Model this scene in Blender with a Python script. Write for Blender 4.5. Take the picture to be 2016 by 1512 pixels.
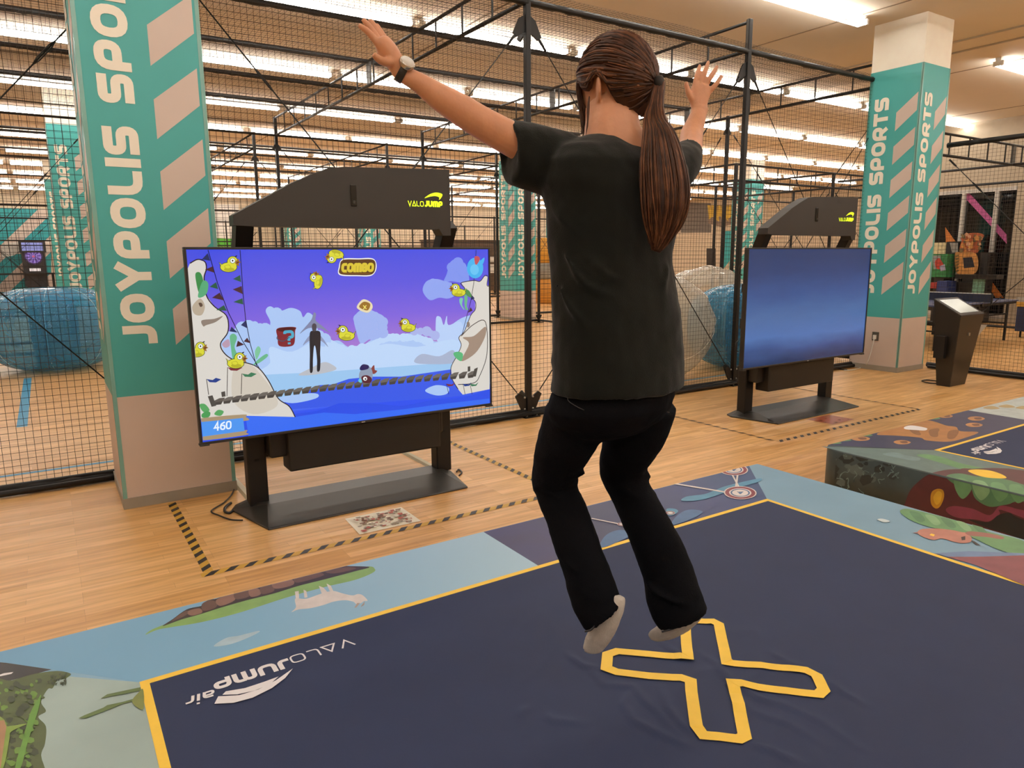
import bpy, bmesh, math, random
from mathutils import Vector, Matrix, noise
from mathutils.geometry import tessellate_polygon
for _o in list(bpy.data.objects): bpy.data.objects.remove(_o)
S = bpy.context.scene
COL = S.collection
V = Vector
# ---------------------------------------------------------------- camera
FPX, YAW, PITCH, ROLL = 1400.9, .575681582, .176584375, -.00771823908
CAM = V((0, 0, 1.6))
_cy, _sy, _cp, _sp = math.cos(YAW), math.sin(YAW), math.cos(PITCH), math.sin(PITCH)
FW = V((_sy*_cp, _cy*_cp, -_sp)); _rt = V((_cy, -_sy, 0)); _up = _rt.cross(FW)
RT = math.cos(ROLL)*_rt + math.sin(ROLL)*_up
UP = RT.cross(FW)
cd = bpy.data.cameras.new('camera'); cam = bpy.data.objects.new('camera', cd); COL.objects.link(cam)
cd.sensor_width = 36; cd.lens = FPX/2016*36; cd.clip_end = 200; cd.clip_start = .05
cam.matrix_world = Matrix(((RT.x, UP.x, -FW.x, CAM.x), (RT.y, UP.y, -FW.y, CAM.y), (RT.z, UP.z, -FW.z, CAM.z), (0, 0, 0, 1)))
S.camera = cam
S.view_settings.view_transform = 'Standard'
S.view_settings.look = 'None'
S.view_settings.gamma = 1
S.view_settings.use_curve_mapping = False
S.view_settings.exposure = 0.0
w = bpy.data.worlds.new('world'); S.world = w; w.use_nodes = True
w.node_tree.nodes['Background'].inputs[0].default_value = (1, .85, .7, 1)
w.node_tree.nodes['Background'].inputs[1].default_value = .25
S.cycles.max_bounces = 7; S.cycles.diffuse_bounces = 3; S.cycles.glossy_bounces = 3
S.cycles.transparent_max_bounces = 24
S.cycles.sample_clamp_indirect = 3
TUBE_STRENGTH = 27.0
TUBE_COLOR = (1.0, .97, .92)
# ---------------------------------------------------------------- measuring: where a sight line meets a real plane
def _ray(x, y): return FW*FPX + RT*(x-1008) - UP*(y-756)
def onz(x, y, h=0.): d = _ray(x, y); return CAM + d*((h-CAM.z)/d.z)
def ony(x, y, Y): d = _ray(x, y); return CAM + d*((Y-CAM.y)/d.y)
def onx(x, y, X): d = _ray(x, y); return CAM + d*((X-CAM.x)/d.x)
def ond(x, y, dep): return CAM + _ray(x, y)*(dep/FPX)
# ---------------------------------------------------------------- materials
def lin(h):
    h = h.lstrip('#'); out = []
    for i in (0, 2, 4):
        c = int(h[i:i+2], 16)/255
        out.append(c/12.92 if c <= .04045 else ((c+.055)/1.055)**2.4)
    return (*out, 1)
MATS = {}
def mat(name, color, rough=.6, metal=0., spec=.5, var=.06, scale=6., bump=0., bscale=40., emit=None, estr=0., coat=0., sheen=0.):
    if name in MATS: return MATS[name]
    m = bpy.data.materials.new(name); m.use_nodes = True; nt = m.node_tree
    b = nt.nodes['Principled BSDF']
    c = lin(color) if isinstance(color, str) else (*color, 1)
    b.inputs['Roughness'].default_value = rough; b.inputs['Metallic'].default_value = metal
    b.inputs['Specular IOR Level'].default_value = spec
    b.inputs['Coat Weight'].default_value = coat; b.inputs['Sheen Weight'].default_value = sheen
    tc = nt.nodes.new('ShaderNodeTexCoord')
    if var > 0:
        n = nt.nodes.new('ShaderNodeTexNoise'); n.inputs['Scale'].default_value = scale; n.inputs['Detail'].default_value = 4
        nt.links.new(tc.outputs['Object'], n.inputs['Vector'])
        r = nt.nodes.new('ShaderNodeValToRGB')
        r.color_ramp.elements[0].position = .3; r.color_ramp.elements[1].position = .7
        r.color_ramp.elements[0].color = tuple(x*(1-var) for x in c[:3])+(1,)
        r.color_ramp.elements[1].color = tuple(min(1, x*(1+var)) for x in c[:3])+(1,)
        nt.links.new(n.outputs['Fac'], r.inputs['Fac']); nt.links.new(r.outputs['Color'], b.inputs['Base Color'])
    else: b.inputs['Base Color'].default_value = c
    if bump > 0:
        n2 = nt.nodes.new('ShaderNodeTexNoise'); n2.inputs['Scale'].default_value = bscale; n2.inputs['Detail'].default_value = 3
        nt.links.new(tc.outputs['Object'], n2.inputs['Vector'])
        bp = nt.nodes.new('ShaderNodeBump'); bp.inputs['Strength'].default_value = bump; bp.inputs['Distance'].default_value = .01
        nt.links.new(n2.outputs['Fac'], bp.inputs['Height']); nt.links.new(bp.outputs['Normal'], b.inputs['Normal'])
    if emit:
        b.inputs['Emission Color'].default_value = lin(emit) if isinstance(emit, str) else (*emit, 1)
        b.inputs['Emission Strength'].default_value = estr
    MATS[name] = m; return m
def scr(color):                       # a patch of a lit display picture
    k = 'display_'+color.strip('#')
    return mat(k, '#050505', rough=.2, var=0, emit=color, estr=1.0)
def gradmat(name, stops, axis, lo, hi, emission=True, rough=.6, tilt=None, noisy=0.):
    """colour ramp along an object axis between lo and hi (printed or displayed picture)"""
    m = bpy.data.materials.new(name); m.use_nodes = True; nt = m.node_tree; b = nt.nodes['Principled BSDF']
    tc = nt.nodes.new('ShaderNodeTexCoord'); sx = nt.nodes.new('ShaderNodeSeparateXYZ'); mr = nt.nodes.new('ShaderNodeMapRange')
    nt.links.new(tc.outputs['Object'], sx.inputs[0]); nt.links.new(sx.outputs[axis], mr.inputs['Value'])
    mr.inputs['From Min'].default_value = lo; mr.inputs['From Max'].default_value = hi
    src = mr.outputs[0]
    if noisy:
        n = nt.nodes.new('ShaderNodeTexNoise'); n.inputs['Scale'].default_value = 3
        mp = nt.nodes.new('ShaderNodeMapping'); mp.inputs['Scale'].default_value = (.6, 1, 2.2)
        nt.links.new(tc.outputs['Object'], mp.inputs[0]); nt.links.new(mp.outputs[0], n.inputs['Vector'])
        ma = nt.nodes.new('ShaderNodeMath'); ma.operation = 'MULTIPLY_ADD'; ma.inputs[1].default_value = noisy
        nt.links.new(n.outputs['Fac'], ma.inputs[0]); nt.links.new(src, ma.inputs[2]); src = ma.outputs[0]
    r = nt.nodes.new('ShaderNodeValToRGB')
    els = r.color_ramp.elements
    els[0].position = stops[0][0]; els[0].color = lin(stops[0][1]); els[1].position = stops[-1][0]; els[1].color = lin(stops[-1][1])
    for p, c in stops[1:-1]: e = els.new(p); e.color = lin(c)
    nt.links.new(src, r.inputs[0])
    if emission:
        b.inputs['Base Color'].default_value = (.01, .01, .01, 1); nt.links.new(r.outputs[0], b.inputs['Emission Color']); b.inputs['Emission Strength'].default_value = 1
        b.inputs['Roughness'].default_value = .2
    else: nt.links.new(r.outputs[0], b.inputs['Base Color']); b.inputs['Roughness'].default_value = rough
    return m
# ---------------------------------------------------------------- mesh helpers
class MB:
    def __init__(s): s.v = []; s.f = []; s.m = []; s.sm = []
    def add(s, vs, fs, mi=0, smooth=False):
        o = len(s.v); s.v += [V(p) for p in vs]; s.f += [tuple(i+o for i in f) for f in fs]; s.m += [mi]*len(fs); s.sm += [smooth]*len(fs)
    def box(s, a, b, mi=0):
        x0, y0, z0 = a; x1, y1, z1 = b
        s.add([(x0,y0,z0),(x1,y0,z0),(x1,y1,z0),(x0,y1,z0),(x0,y0,z1),(x1,y0,z1),(x1,y1,z1),(x0,y1,z1)],
              [(0,3,2,1),(4,5,6,7),(0,1,5,4),(1,2,6,5),(2,3,7,6),(3,0,4,7)], mi)
    def beam(s, p, q, wd, ht=None, mi=0, n=4, smooth=False, up=None):
        """prism or tube from p to q"""
        p = V(p); q = V(q); t = (q-p).normalized(); ht = wd if ht is None else ht
        u = V((0,0,1)) if abs(t.z) < .95 else V((0,1,0))
        if up is not None: u = V(up)
        a = t.cross(u).normalized(); b = a.cross(t).normalized()
        k = 1/math.cos(math.pi/n) if n == 4 else 1
        ring = [(a*(math.cos(2*math.pi*(i+.5)/n)*wd/2*k) + b*(math.sin(2*math.pi*(i+.5)/n)*ht/2*k)) for i in range(n)]
        s.add([p+r for r in ring]+[q+r for r in ring], [(i, (i+1) % n, n+(i+1) % n, n+i) for i in range(n)], mi, smooth)
        s.add([p+r for r in ring], [tuple(range(n))[::-1]], mi); s.add([q+r for r in ring], [tuple(range(n))], mi)
    def tube(s, pts, r, n=8, mi=0, cap=True):
        pts = [V(p) for p in pts]; rs = r if isinstance(r, (list, tuple)) else [r]*len(pts)
        vs = []; a = None
        for i, p in enumerate(pts):
            t = (pts[min(i+1, len(pts)-1)]-pts[max(i-1, 0)]).normalized()
            if a is None: a = t.orthogonal().normalized()
            a = (a-t*a.dot(t)).normalized(); b = t.cross(a)
            vs += [p+(a*math.cos(2*math.pi*j/n)+b*math.sin(2*math.pi*j/n))*rs[i] for j in range(n)]
        fs = [(i*n+j, i*n+(j+1) % n, (i+1)*n+(j+1) % n, (i+1)*n+j) for i in range(len(pts)-1) for j in range(n)]
        if cap: fs += [tuple(range(n))[::-1], tuple((len(pts)-1)*n+j for j in range(n))]
        s.add(vs, fs, mi, True)
    def rings(s, rings, mi=0, cap=True, smooth=True, closed=False):
        n = len(rings[0]); vs = [p for r in rings for p in r]; m = len(rings)
        fs = [(i*n+j, i*n+(j+1) % n, (i+1) % m*n+(j+1) % n, (i+1) % m*n+j) for i in range(m if closed else m-1) for j in range(n)]
        if cap and not closed: fs += [tuple(range(n))[::-1], tuple((m-1)*n+j for j in range(n))]
        s.add(vs, fs, mi, smooth)
    def ell(s, c, rx, ry, rz, mi=0, nu=16, nv=10, ax=None):
        c = V(c); X, Y, Z = ax or (V((1,0,0)), V((0,1,0)), V((0,0,1)))
        rr = []
        for i in range(nv+1):
            ph = math.pi*(i/nv)*.998+.002; rr.append([c+X*(rx*math.sin(ph)*math.cos(2*math.pi*j/nu))+Y*(ry*math.sin(ph)*math.sin(2*math.pi*j/nu))-Z*(rz*math.cos(ph)) for j in range(nu)])
        s.rings(rr, mi)
    def build(s, name, mats, parent=None, origin=None, auto=None):
        me = bpy.data.meshes.new(name); o = bpy.data.objects.new(name, me); COL.objects.link(o)
        base = V((0,0,0))
        if parent is not None:
            base = world_base(parent); o.parent = parent
            if origin is not None: o.location = V(origin)-base; base = V(origin)
        elif origin is not None: o.location = V(origin); base = V(origin)
        o['_b'] = tuple(base)
        me.from_pydata([tuple(p-base) for p in s.v], [], s.f)
        if not isinstance(mats, (list, tuple)): mats = [mats]
        for m_ in mats: me.materials.append(m_)
        me.polygons.foreach_set('material_index', s.m); me.polygons.foreach_set('use_smooth', s.sm); me.update()
        return o
def world_base(o): return V(o['_b']) if '_b' in o else V((0,0,0))
def tag(o, label, cat, group=None, kind=None):
    if label: o['label'] = label
    if cat: o['category'] = cat
    if group: o['group'] = group
    if kind: o['kind'] = kind
    return o
def empty(name, loc, label=None, cat=None, group=None):
    o = bpy.data.objects.new(name, None); COL.objects.link(o); o.location = V(loc); o['_b'] = tuple(loc); o.empty_display_size = .1
    return tag(o, label, cat, group)
def struct(name, mb, m, **k):
    o = mb.build(name, m, **k); o['kind'] = 'structure'; return o
def copy_tree(o, delta=None, parent=None):
    c = o.copy(); COL.objects.link(c); c.parent = parent
    if delta is not None: c.location = o.location + V(delta); c['_b'] = tuple(V(o['_b'])+V(delta))
    for ch in o.children: copy_tree(ch, None, c)
    return c
def bevel(o, wd, seg=2):
    b = o.modifiers.new('bevel', 'BEVEL'); b.width = wd; b.segments = seg; b.limit_method = 'ANGLE'; b.harden_normals = False; return o
# flat artwork on a plane: polygons stacked in paint order
class Art:
    def __init__(s, f, nrm, lift=.0006, step=.00012, clip=None, tilt=8e-6):
        s.tilt = tilt
        s.f = f; s.clip = clip; s.n = V(nrm); s.h = lift; s.step = step; s.mb = MB(); s.mats = []
    def mi(s, m):
        if m not in s.mats: s.mats.append(m)
        return s.mats.index(m)
    def poly(s, pts, m, smooth=False, raw=False):
        if smooth: pts = catmull(pts)
        P = [V(p) if raw else s.f(*p) for p in pts]
        for ax, sg, lim in (s.clip or ()):      # keep the side where sg*(coord-lim) >= 0
            Q = []
            for i, p in enumerate(P):
                q = P[i-1]; dp = sg*(p[ax]-lim); dq = sg*(q[ax]-lim)
                if (dp >= 0) != (dq >= 0): Q.append(q.lerp(p, dq/(dq-dp)))
                if dp >= 0: Q.append(p)
            P = Q
            if len(P) < 3: return
        # 2D for tessellation
        n = s.n; a = n.orthogonal().normalized(); b = n.cross(a)
        tri = tessellate_polygon([[V((p.dot(a), p.dot(b), 0)) for p in P]])
        s.h += s.step
        fs = []
        for t in tri:
            nn = (P[t[1]]-P[t[0]]).cross(P[t[2]]-P[t[0]])
            fs.append(tuple(t) if nn.dot(n) > 0 else tuple(t[::-1]))
        s.mb.add([p+n*s.h for p in P], fs, s.mi(m))
    def line(s, pts, wd, m, smooth=False, raw=False, closed=False, square=False):
        if smooth: pts = catmull(pts, closed=closed)
        P = [V(p) if raw else s.f(*p) for p in pts]
        s.strip(P, wd, m, closed)
    def strip(s, P, wd, m, closed=False):
        n = s.n; s.h += s.step; L = []; R = []; N = len(P); h0 = s.h
        for i in range(N):
            a = P[(i-1) % N] if closed or i > 0 else None; b = P[(i+1) % N] if closed or i < N-1 else None
            d1 = (P[i]-a).normalized() if a is not None else None; d2 = (b-P[i]).normalized() if b is not None else None
            if d1 is None: d1 = d2
            if d2 is None: d2 = d1
            t = (d1+d2); t = t.normalized() if t.length > 1e-6 else d1
            q = n.cross(t).normalized(); k = 1/max(.35, q.dot(n.cross(d1).normalized()))
            ww = wd[i] if isinstance(wd, (list, tuple)) else wd
            L.append(P[i]+q*ww/2*k+n*s.h); R.append(P[i]-q*ww/2*k+n*s.h); s.h += s.tilt
        M = N if closed else N-1
        if s.clip:
            for i in range(M):
                hh = s.h; s.h = 0; s.step, st_ = 0, s.step; s.poly([R[i], R[(i+1) % N], L[(i+1) % N], L[i]], m, raw=True); s.h = hh; s.step = st_
            return
        s.mb.add(L+R, [(N+i, N+(i+1) % N, (i+1) % N, i) for i in range(M)], s.mi(m))
    def disc(s, c, rx, ry, m, n=24, raw=False, ang=0):
        ca, sa = math.cos(ang), math.sin(ang)
        s.poly([(c[0]+rx*math.cos(2*math.pi*i/n)*ca-ry*math.sin(2*math.pi*i/n)*sa, c[1]+rx*math.cos(2*math.pi*i/n)*sa+ry*math.sin(2*math.pi*i/n)*ca) for i in range(n)], m)
    def build(s, name, parent=None, **k): return s.mb.build(name, s.mats, parent, **k)
def catmull(pts, k=5, closed=True):
    out = []; n = len(pts)
    for i in range(n if closed else n-1):
        p0, p1, p2, p3 = (pts[(i-1) % n], pts[i], pts[(i+1) % n], pts[(i+2) % n]) if closed else (pts[max(i-1, 0)], pts[i], pts[i+1], pts[min(i+2, n-1)])
        for j in range(k):
            t = j/k
            out.append(tuple(.5*((2*p1[a])+(-p0[a]+p2[a])*t+(2*p0[a]-5*p1[a]+4*p2[a]-p3[a])*t*t+(-p0[a]+3*p1[a]-3*p2[a]+p3[a])*t**3) for a in range(len(p1))))
    if not closed: out.append(tuple(pts[-1]))
    return out
def rounded(pts, r, closed=False, k=5):
    out = []; n = len(pts)
    for i in range(n):
        if not closed and i in (0, n-1): out.append(tuple(pts[i])); continue
        p = V(pts[i]); a = V(pts[(i-1) % n]); b = V(pts[(i+1) % n])
        d = min(r, (a-p).length*.49, (b-p).length*.49); A = p+(a-p).normalized()*d; B = p+(b-p).normalized()*d
        for j in range(k+1):
            t = j/k; out.append(tuple((A*(1-t)+p*t)*(1-t)+(p*(1-t)+B*t)*t))
    return out
# letters as centre-line strokes: (width, [(closed, points)])
def glyph(ch, t, W=1.0):
    s = t/2; w_ = W-s; h = 1-s; m = .5
    G = {
     'J': (.66*W, [(0, [(.0, s), (.66*W-s, s), (.66*W-s, 1)])]),
     'O': (W, [(1, [(s, s), (w_, s), (w_, h), (s, h)])]),
     'Y': (W, [(0, [(s*.7, 1), (W/2, .42)]), (0, [(W-s*.7, 1), (W/2, .42)]), (0, [(W/2, .5), (W/2, 0)])]),
     'P': (.92*W, [(0, [(s, 0), (s, h), (.92*W-s, h), (.92*W-s, .38), (s, .38)])]),
     'L': (.8*W, [(0, [(s, 1), (s, s), (.8*W, s)])]),
     'I': (t, [(0, [(s, 0), (s, 1)])]),
     'S': (.93*W, [(0, [(.93*W-.02, h), (s, h), (s, m), (.93*W-s, m), (.93*W-s, s), (.02, s)])]),
     'R': (.95*W, [(0, [(s, 0), (s, h), (.95*W-s, h), (.95*W-s, .4), (s, .4)]), (0, [(.5*W, .4), (.95*W-s*.8, 0)])]),
     'T': (.92*W, [(0, [(0, h), (.92*W, h)]), (0, [(.46*W, h), (.46*W, 0)])]),
     'V': (W, [(0, [(.0+s*.6, 1), (W/2, s*.6), (W-s*.6, 1)])]),
     'A': (W, [(1, [(s*.6, s), (W/2, h), (W-s*.6, s)])]),
     'U': (W, [(0, [(s, 1), (s, s), (w_, s), (w_, 1)])]),
     'M': (1.25*W, [(0, [(s, 0), (s, h), (1.25*W/2, h), (1.25*W/2, 0)]), (0, [(1.25*W/2, h), (1.25*W-s, h), (1.25*W-s, 0)])]),
     'C': (.85*W, [(0, [(.85*W, h), (s, h), (s, s), (.85*W, s)])]),
     'B': (.9*W, [(1, [(s, s), (.9*W-s, s), (.9*W-s, m), (s, m)]), (1, [(s, m), (.85*W-s, m), (.85*W-s, h), (s, h)])]),
     '4': (.85*W, [(0, [(.6*W, 0), (.6*W, 1), (s, .35), (.85*W, .35)])]),
     '6': (.8*W, [(0, [(.75*W, h), (s, .7), (s, s), (.8*W-s, s), (.8*W-s, .55), (s, .55)])]),
     '0': (.85*W, [(1, [(s, s), (.85*W-s, s), (.85*W-s, h), (s, h)])]),
     'a': (.6*W, [(0, [(.05, .62-s), (.6*W-s, .62-s), (.6*W-s, 0)]), (1, [(s, s), (.6*W-s, s), (.6*W-s, .36), (s, .36)])]),
     'i': (t, [(0, [(s, 0), (s, .62)]), (0, [(s, .78), (s, .78+t)])]),
     'r': (.42*W, [(0, [(s, 0), (s, .62-s), (.42*W, .62-s)])]),
     'X': (W, [(0, [(s*.6, 1), (W-s*.6, 0)]), (0, [(s*.6, 0), (W-s*.6, 1)])]),
     'E': (.8*W, [(0, [(.8*W, h), (s, h), (s, s), (.8*W, s)]), (0, [(s, m), (.72*W, m)])]),
     'N': (W, [(0, [(s, 0), (s, h), (w_, s), (w_, 1)])]),
     '?': (.75*W, [(0, [(s, .75), (s, h), (.75*W-s, h), (.75*W-s, .5), (.37*W, .5), (.37*W, .25)]), (0, [(.37*W, 0), (.37*W, .14)])]),
    }
    return G[ch]
def write(art, text, org, dirv, upv, size, t, m, W=1.0, gap=.12, space=.5, rad=.3, length=None, slant=0.):
    org = V(org); dirv = V(dirv).normalized(); upv = V(upv).normalized()
    tot = sum((space if c == ' ' else glyph(c, t, W)[0])+gap for c in text)-gap
    kx = (length/size/tot) if length else 1.0
    x = 0
    for c in text:
        if c == ' ': x += space+gap; continue
        wd, st = glyph(c, t, W)
        for closed, pts in st:
            q = rounded([(p[0], p[1], 0) for p in pts], rad, bool(closed)) if len(pts) > 2 and c not in 'VAN4X' else [(p[0], p[1], 0) for p in pts]
            art.strip([org+dirv*((x+p[0]+slant*p[1])*kx*size)+upv*(p[1]*size) for p in q], t*size, m, bool(closed))
        x += wd+gap
    return tot*kx*size
# ================================================================ SETTING
def plank_mat():
    m = bpy.data.materials.new('wood_planks'); m.use_nodes = True; nt = m.node_tree; b = nt.nodes['Principled BSDF']; L = nt.links.new
    tc = nt.nodes.new('ShaderNodeTexCoord')
    br = nt.nodes.new('ShaderNodeTexBrick'); L(tc.outputs['Object'], br.inputs['Vector'])
    br.offset = .37; br.offset_frequency = 3; br.inputs['Scale'].default_value = 1
    br.inputs['Brick Width'].default_value = .62; br.inputs['Row Height'].default_value = .068
    br.inputs['Mortar Size'].default_value = .0007; br.inputs['Mortar Smooth'].default_value = .1
    br.inputs['Color1'].default_value = lin('#e8ba7c'); br.inputs['Color2'].default_value = lin('#d09d5c'); br.inputs['Mortar'].default_value = lin('#b58a56')
    mp = nt.nodes.new('ShaderNodeMapping'); mp.inputs['Scale'].default_value = (1.2, 14, 1); L(tc.outputs['Object'], mp.inputs[0])
    n = nt.nodes.new('ShaderNodeTexNoise'); n.inputs['Scale'].default_value = 2.2; n.inputs['Detail'].default_value = 6; L(mp.outputs[0], n.inputs['Vector'])
    r = nt.nodes.new('ShaderNodeValToRGB'); L(n.outputs[0], r.inputs[0])
    r.color_ramp.elements[0].position = .35; r.color_ramp.elements[0].color = (.78, .71, .62, 1); r.color_ramp.elements[1].position = .62; r.color_ramp.elements[1].color = (1.08, 1.06, 1.04, 1)
    mx = nt.nodes.new('ShaderNodeMix'); mx.data_type = 'RGBA'; mx.blend_type = 'MULTIPLY'; mx.inputs['Factor'].default_value = .85
    L(br.outputs['Color'], mx.inputs['A']); L(r.outputs[0], mx.inputs['B']); L(mx.outputs['Result'], b.inputs['Base Color'])
    b.inputs['Roughness'].default_value = .38; b.inputs['Specular IOR Level'].default_value = .45
    return m
ZC = 4.6
MF = plank_mat()
mb = MB(); mb.box((-9, -6, -.1), (31, 39, 0)); struct('floor', mb, MF)
ceil_m = mat('ceiling_paint', '#e9dac4', rough=.9, var=.03, scale=.7)
mb = MB(); mb.box((-9, -6, ZC), (31, 39, ZC+.15)); struct('ceiling', mb, ceil_m)
wall_m = mat('wall_paint', '#d6c3a8', rough=.85, var=.04, scale=.5)
white_m = mat('white_panel', '#e6dfd6', rough=.8, var=.03, scale=.8)
teal = mat('teal_vinyl', '#48a8a4', rough=.45, var=.03, scale=2)
teal2 = mat('teal_wall', '#2f9aa0', rough=.6, var=.04)
beige = mat('beige_vinyl', '#d6c2b4', rough=.5, var=.03, scale=3)
cream = mat('cream_paint', '#fff4e0', rough=.6, var=.03)
black = mat('black_steel', '#110f0e', rough=.5, var=.1, spec=.35)
blackp = mat('black_plastic', '#1d1b19', rough=.45, var=.06)
dark = mat('dark_fabric', '#2a2621', rough=.7)
mb = MB(); mb.box((-9, 38, 0), (31, 38.2, ZC)); struct('wall_back', mb, wall_m)
mb = MB(); mb.box((-9.2, -6, 0), (-9, 38.2, ZC)); struct('wall_left', mb, wall_m)
mb = MB(); mb.box((-9, -6.2, 0), (31, -6, ZC)); struct('wall_front', mb, wall_m)
mb = MB(); mb.box((31, 10.5, 0), (31.2, 38, ZC)); struct('wall_far_right', mb, wall_m)
# right wall with shop windows: solid above 3.08, brick-like pier at the near end
mb = MB(); XR = 18.5
mb.box((XR, -6, 3.08), (XR+.2, 10.7, ZC)); mb.box((XR, -6, 0), (XR+.2, 7.62, 3.08)); mb.box((XR, 10.5, 0), (31, 10.7, ZC)); mb.box((XR, 7.62, 0), (XR+.2, 10.5, .12))
struct('wall_right', mb, mat('pale_pier', '#b5a58e', rough=.8))
mb = MB(); mb.box((XR+2.6, 7.6, 0), (XR+2.7, 10.5, 3.1)); mb.box((XR+.2, 7.5, 0), (XR+2.6, 7.6, 3.1))
struct('wall_lobby', mb, mat('lobby_dark', '#1b1a1c', rough=.5))
glass = mat('window_glass', '#0b0c0e', rough=.04, var=0, spec=.9)
mb = MB(); mb.box((XR+.08, 7.62, .12), (XR+.1, 10.5, 3.08)); gl = struct('window_1', mb, glass)
mb = MB()
for y in (8.03, 8.74, 9.45, 10.16): mb.box((XR+.0, y-.04, .12), (XR+.14, y+.04, 3.08))
mb.box((XR-.01, 7.62, 3.0), (XR+.14, 10.5, 3.08)); mb.box((XR-.01, 7.62, .1), (XR+.14, 10.5, .2)); mb.build('window_frame', mat('alu', '#cfc9bf', rough=.35, metal=.3), gl)
# vinyl stripes stuck on the window panes
a = Art(lambda x, y: onx(x, y, XR+.075), (-1, 0, 0), lift=.002)
pk = mat('pink_vinyl', '#b8578f', rough=.5); og = mat('orange_vinyl', '#c8742a', rough=.5)
a.poly([(1899, 372), (1913, 385), (1982, 462), (1982, 480), (1960, 455), (1901, 391)], pk)
a.poly([(1861, 447), (1881, 475), (1862, 477)], og); a.poly([(1922, 518), (1936, 535), (1936, 540), (1921, 534)], og)
a.poly([(1945, 546), (1955, 557), (1976, 586), (1960, 586), (1944, 562)], og)
a.build('window_graphic', gl)
# ceiling conduits and panel joints running away from the camera
cond = mat('conduit', '#b9a78c', rough=.5)
for i, (x, y0, y1) in enumerate(((7.35, -2, 5.5), (11.3, -2, 26), (11.9, -6, 6.2))):
    mb = MB(); mb.beam((x, y0, ZC-.012), (x, y1, ZC-.012), .022); struct('trim_%d' % (i+1), mb, cond)
mb = MB()
for x in (9.05, 5.0, 13.2, 17.3): mb.box((x-.012, -6, ZC-.006), (x+.012, 38, ZC+.01))  # darker strips along the panel joints
struct('trim_4', mb, mat('joint_strip', '#8d7a63', rough=.9))
# back wall graphics
a = Art(lambda x, y: ony(x, y, 38), (0, -1, 0), lift=.004)
a.poly([(-40, 408), (101, 412), (101, 590), (-40, 590)], teal2)
for k in range(4):
    x0 = -95+k*78; a.poly([(x0, 575), (x0+170, 412), (x0+205, 412), (x0+35, 575)], beige)
wh = mat('poster_white', '#dfd9cf', rough=.6)
a.poly([(3, 482), (22, 478), (40, 476), (50, 500), (35, 500), (20, 505), (3, 506)], wh)
for k in range(4): a.poly([(84+k*3.2, 474), (86+k*3.2, 474), (88+k*3.2, 498), (86+k*3.2, 498)], wh)
a.build('wall_graphic').update_tag()
wg = bpy.data.objects['wall_graphic']; tag(wg, 'teal and beige diagonal stripe mural on the far back wall at left', 'mural')
a = Art(lambda x, y: ony(x, y, 38), (0, -1, 0), lift=.004)
a.poly([(413, 402), (470, 402), (470, 470), (413, 468)], white_m)
gr = mat('green_board', '#4ea62e', rough=.6)
a.poly([(413, 468), (456, 470), (456, 486), (413, 486)], gr)
a.build('wall_board'); tag(bpy.data.objects['wall_board'], 'white wall board with a bright green foot beyond the first pillar', 'board')
# panels on the far right wall, seen between the player and the second display
FR = 30.99
def frp(x, y): return onx(x, y, FR)
a = Art(frp, (-1, 0, 0), lift=.004)
a.poly([(1340, 398), (1400, 400), (1400, 458), (1340, 458)], mat('grey_band', '#6f6760', rough=.7))
ye = mat('yellow_vinyl', '#d8b23c', rough=.6)
a.poly([(1394, 404), (1448, 402), (1448, 440), (1420, 447), (1394, 440)], mat('mural_brown', '#8a7462', rough=.7))
for k in range(7): a.poly([(1393+k*7, 404), (1398+k*7, 404), (1404+k*6, 426+(k % 3)*5), (1396+k*6, 432-(k % 2)*6)], ye)
a.poly([(1424, 455), (1470, 455), (1470, 530), (1424, 545)], teal2)
a.poly([(1424, 530), (1470, 470), (1470, 560), (1424, 560)], mat('pale_stone', '#c9b69c', rough=.8))
a.poly([(1391, 489), (1409, 489), (1409, 524), (1391, 524)], mat('screen_off', '#26211f', rough=.3))
a.build('wall_mural'); tag(bpy.data.objects['wall_mural'], 'far wall mural in grey, yellow and teal seen right of the jumping woman', 'mural')
# dark service counter and pink-lit panels seen between the lit screen and the middle pillar
mb = MB(); p = ony(885, 480, 30); q = ony(986, 480, 30)
mb.box((p.x-1.2, 30, 0), (q.x+.6, 30.6, 2.35)); mb.box((p.x-1.2, 29.94, 2.35), (q.x+.7, 30.7, 2.42))
cb = mb.build('service_counter', mat('brown_cabinet', '#4d3a29', rough=.6)); tag(cb, 'tall dark brown cabinet wall behind the nets beside the lit screen', 'cabinet')
mb = MB(); a = ony(968, 512, 29.93); 
mb.box((a.x-.15, 29.925, a.z-.1), (a.x+.15, 29.94, a.z+.16)); mb.box((a.x-.14, 29.925, a.z-.62), (a.x+.14, 29.94, a.z-.2)); mb.build('paper_notice', wh, cb)
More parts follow.
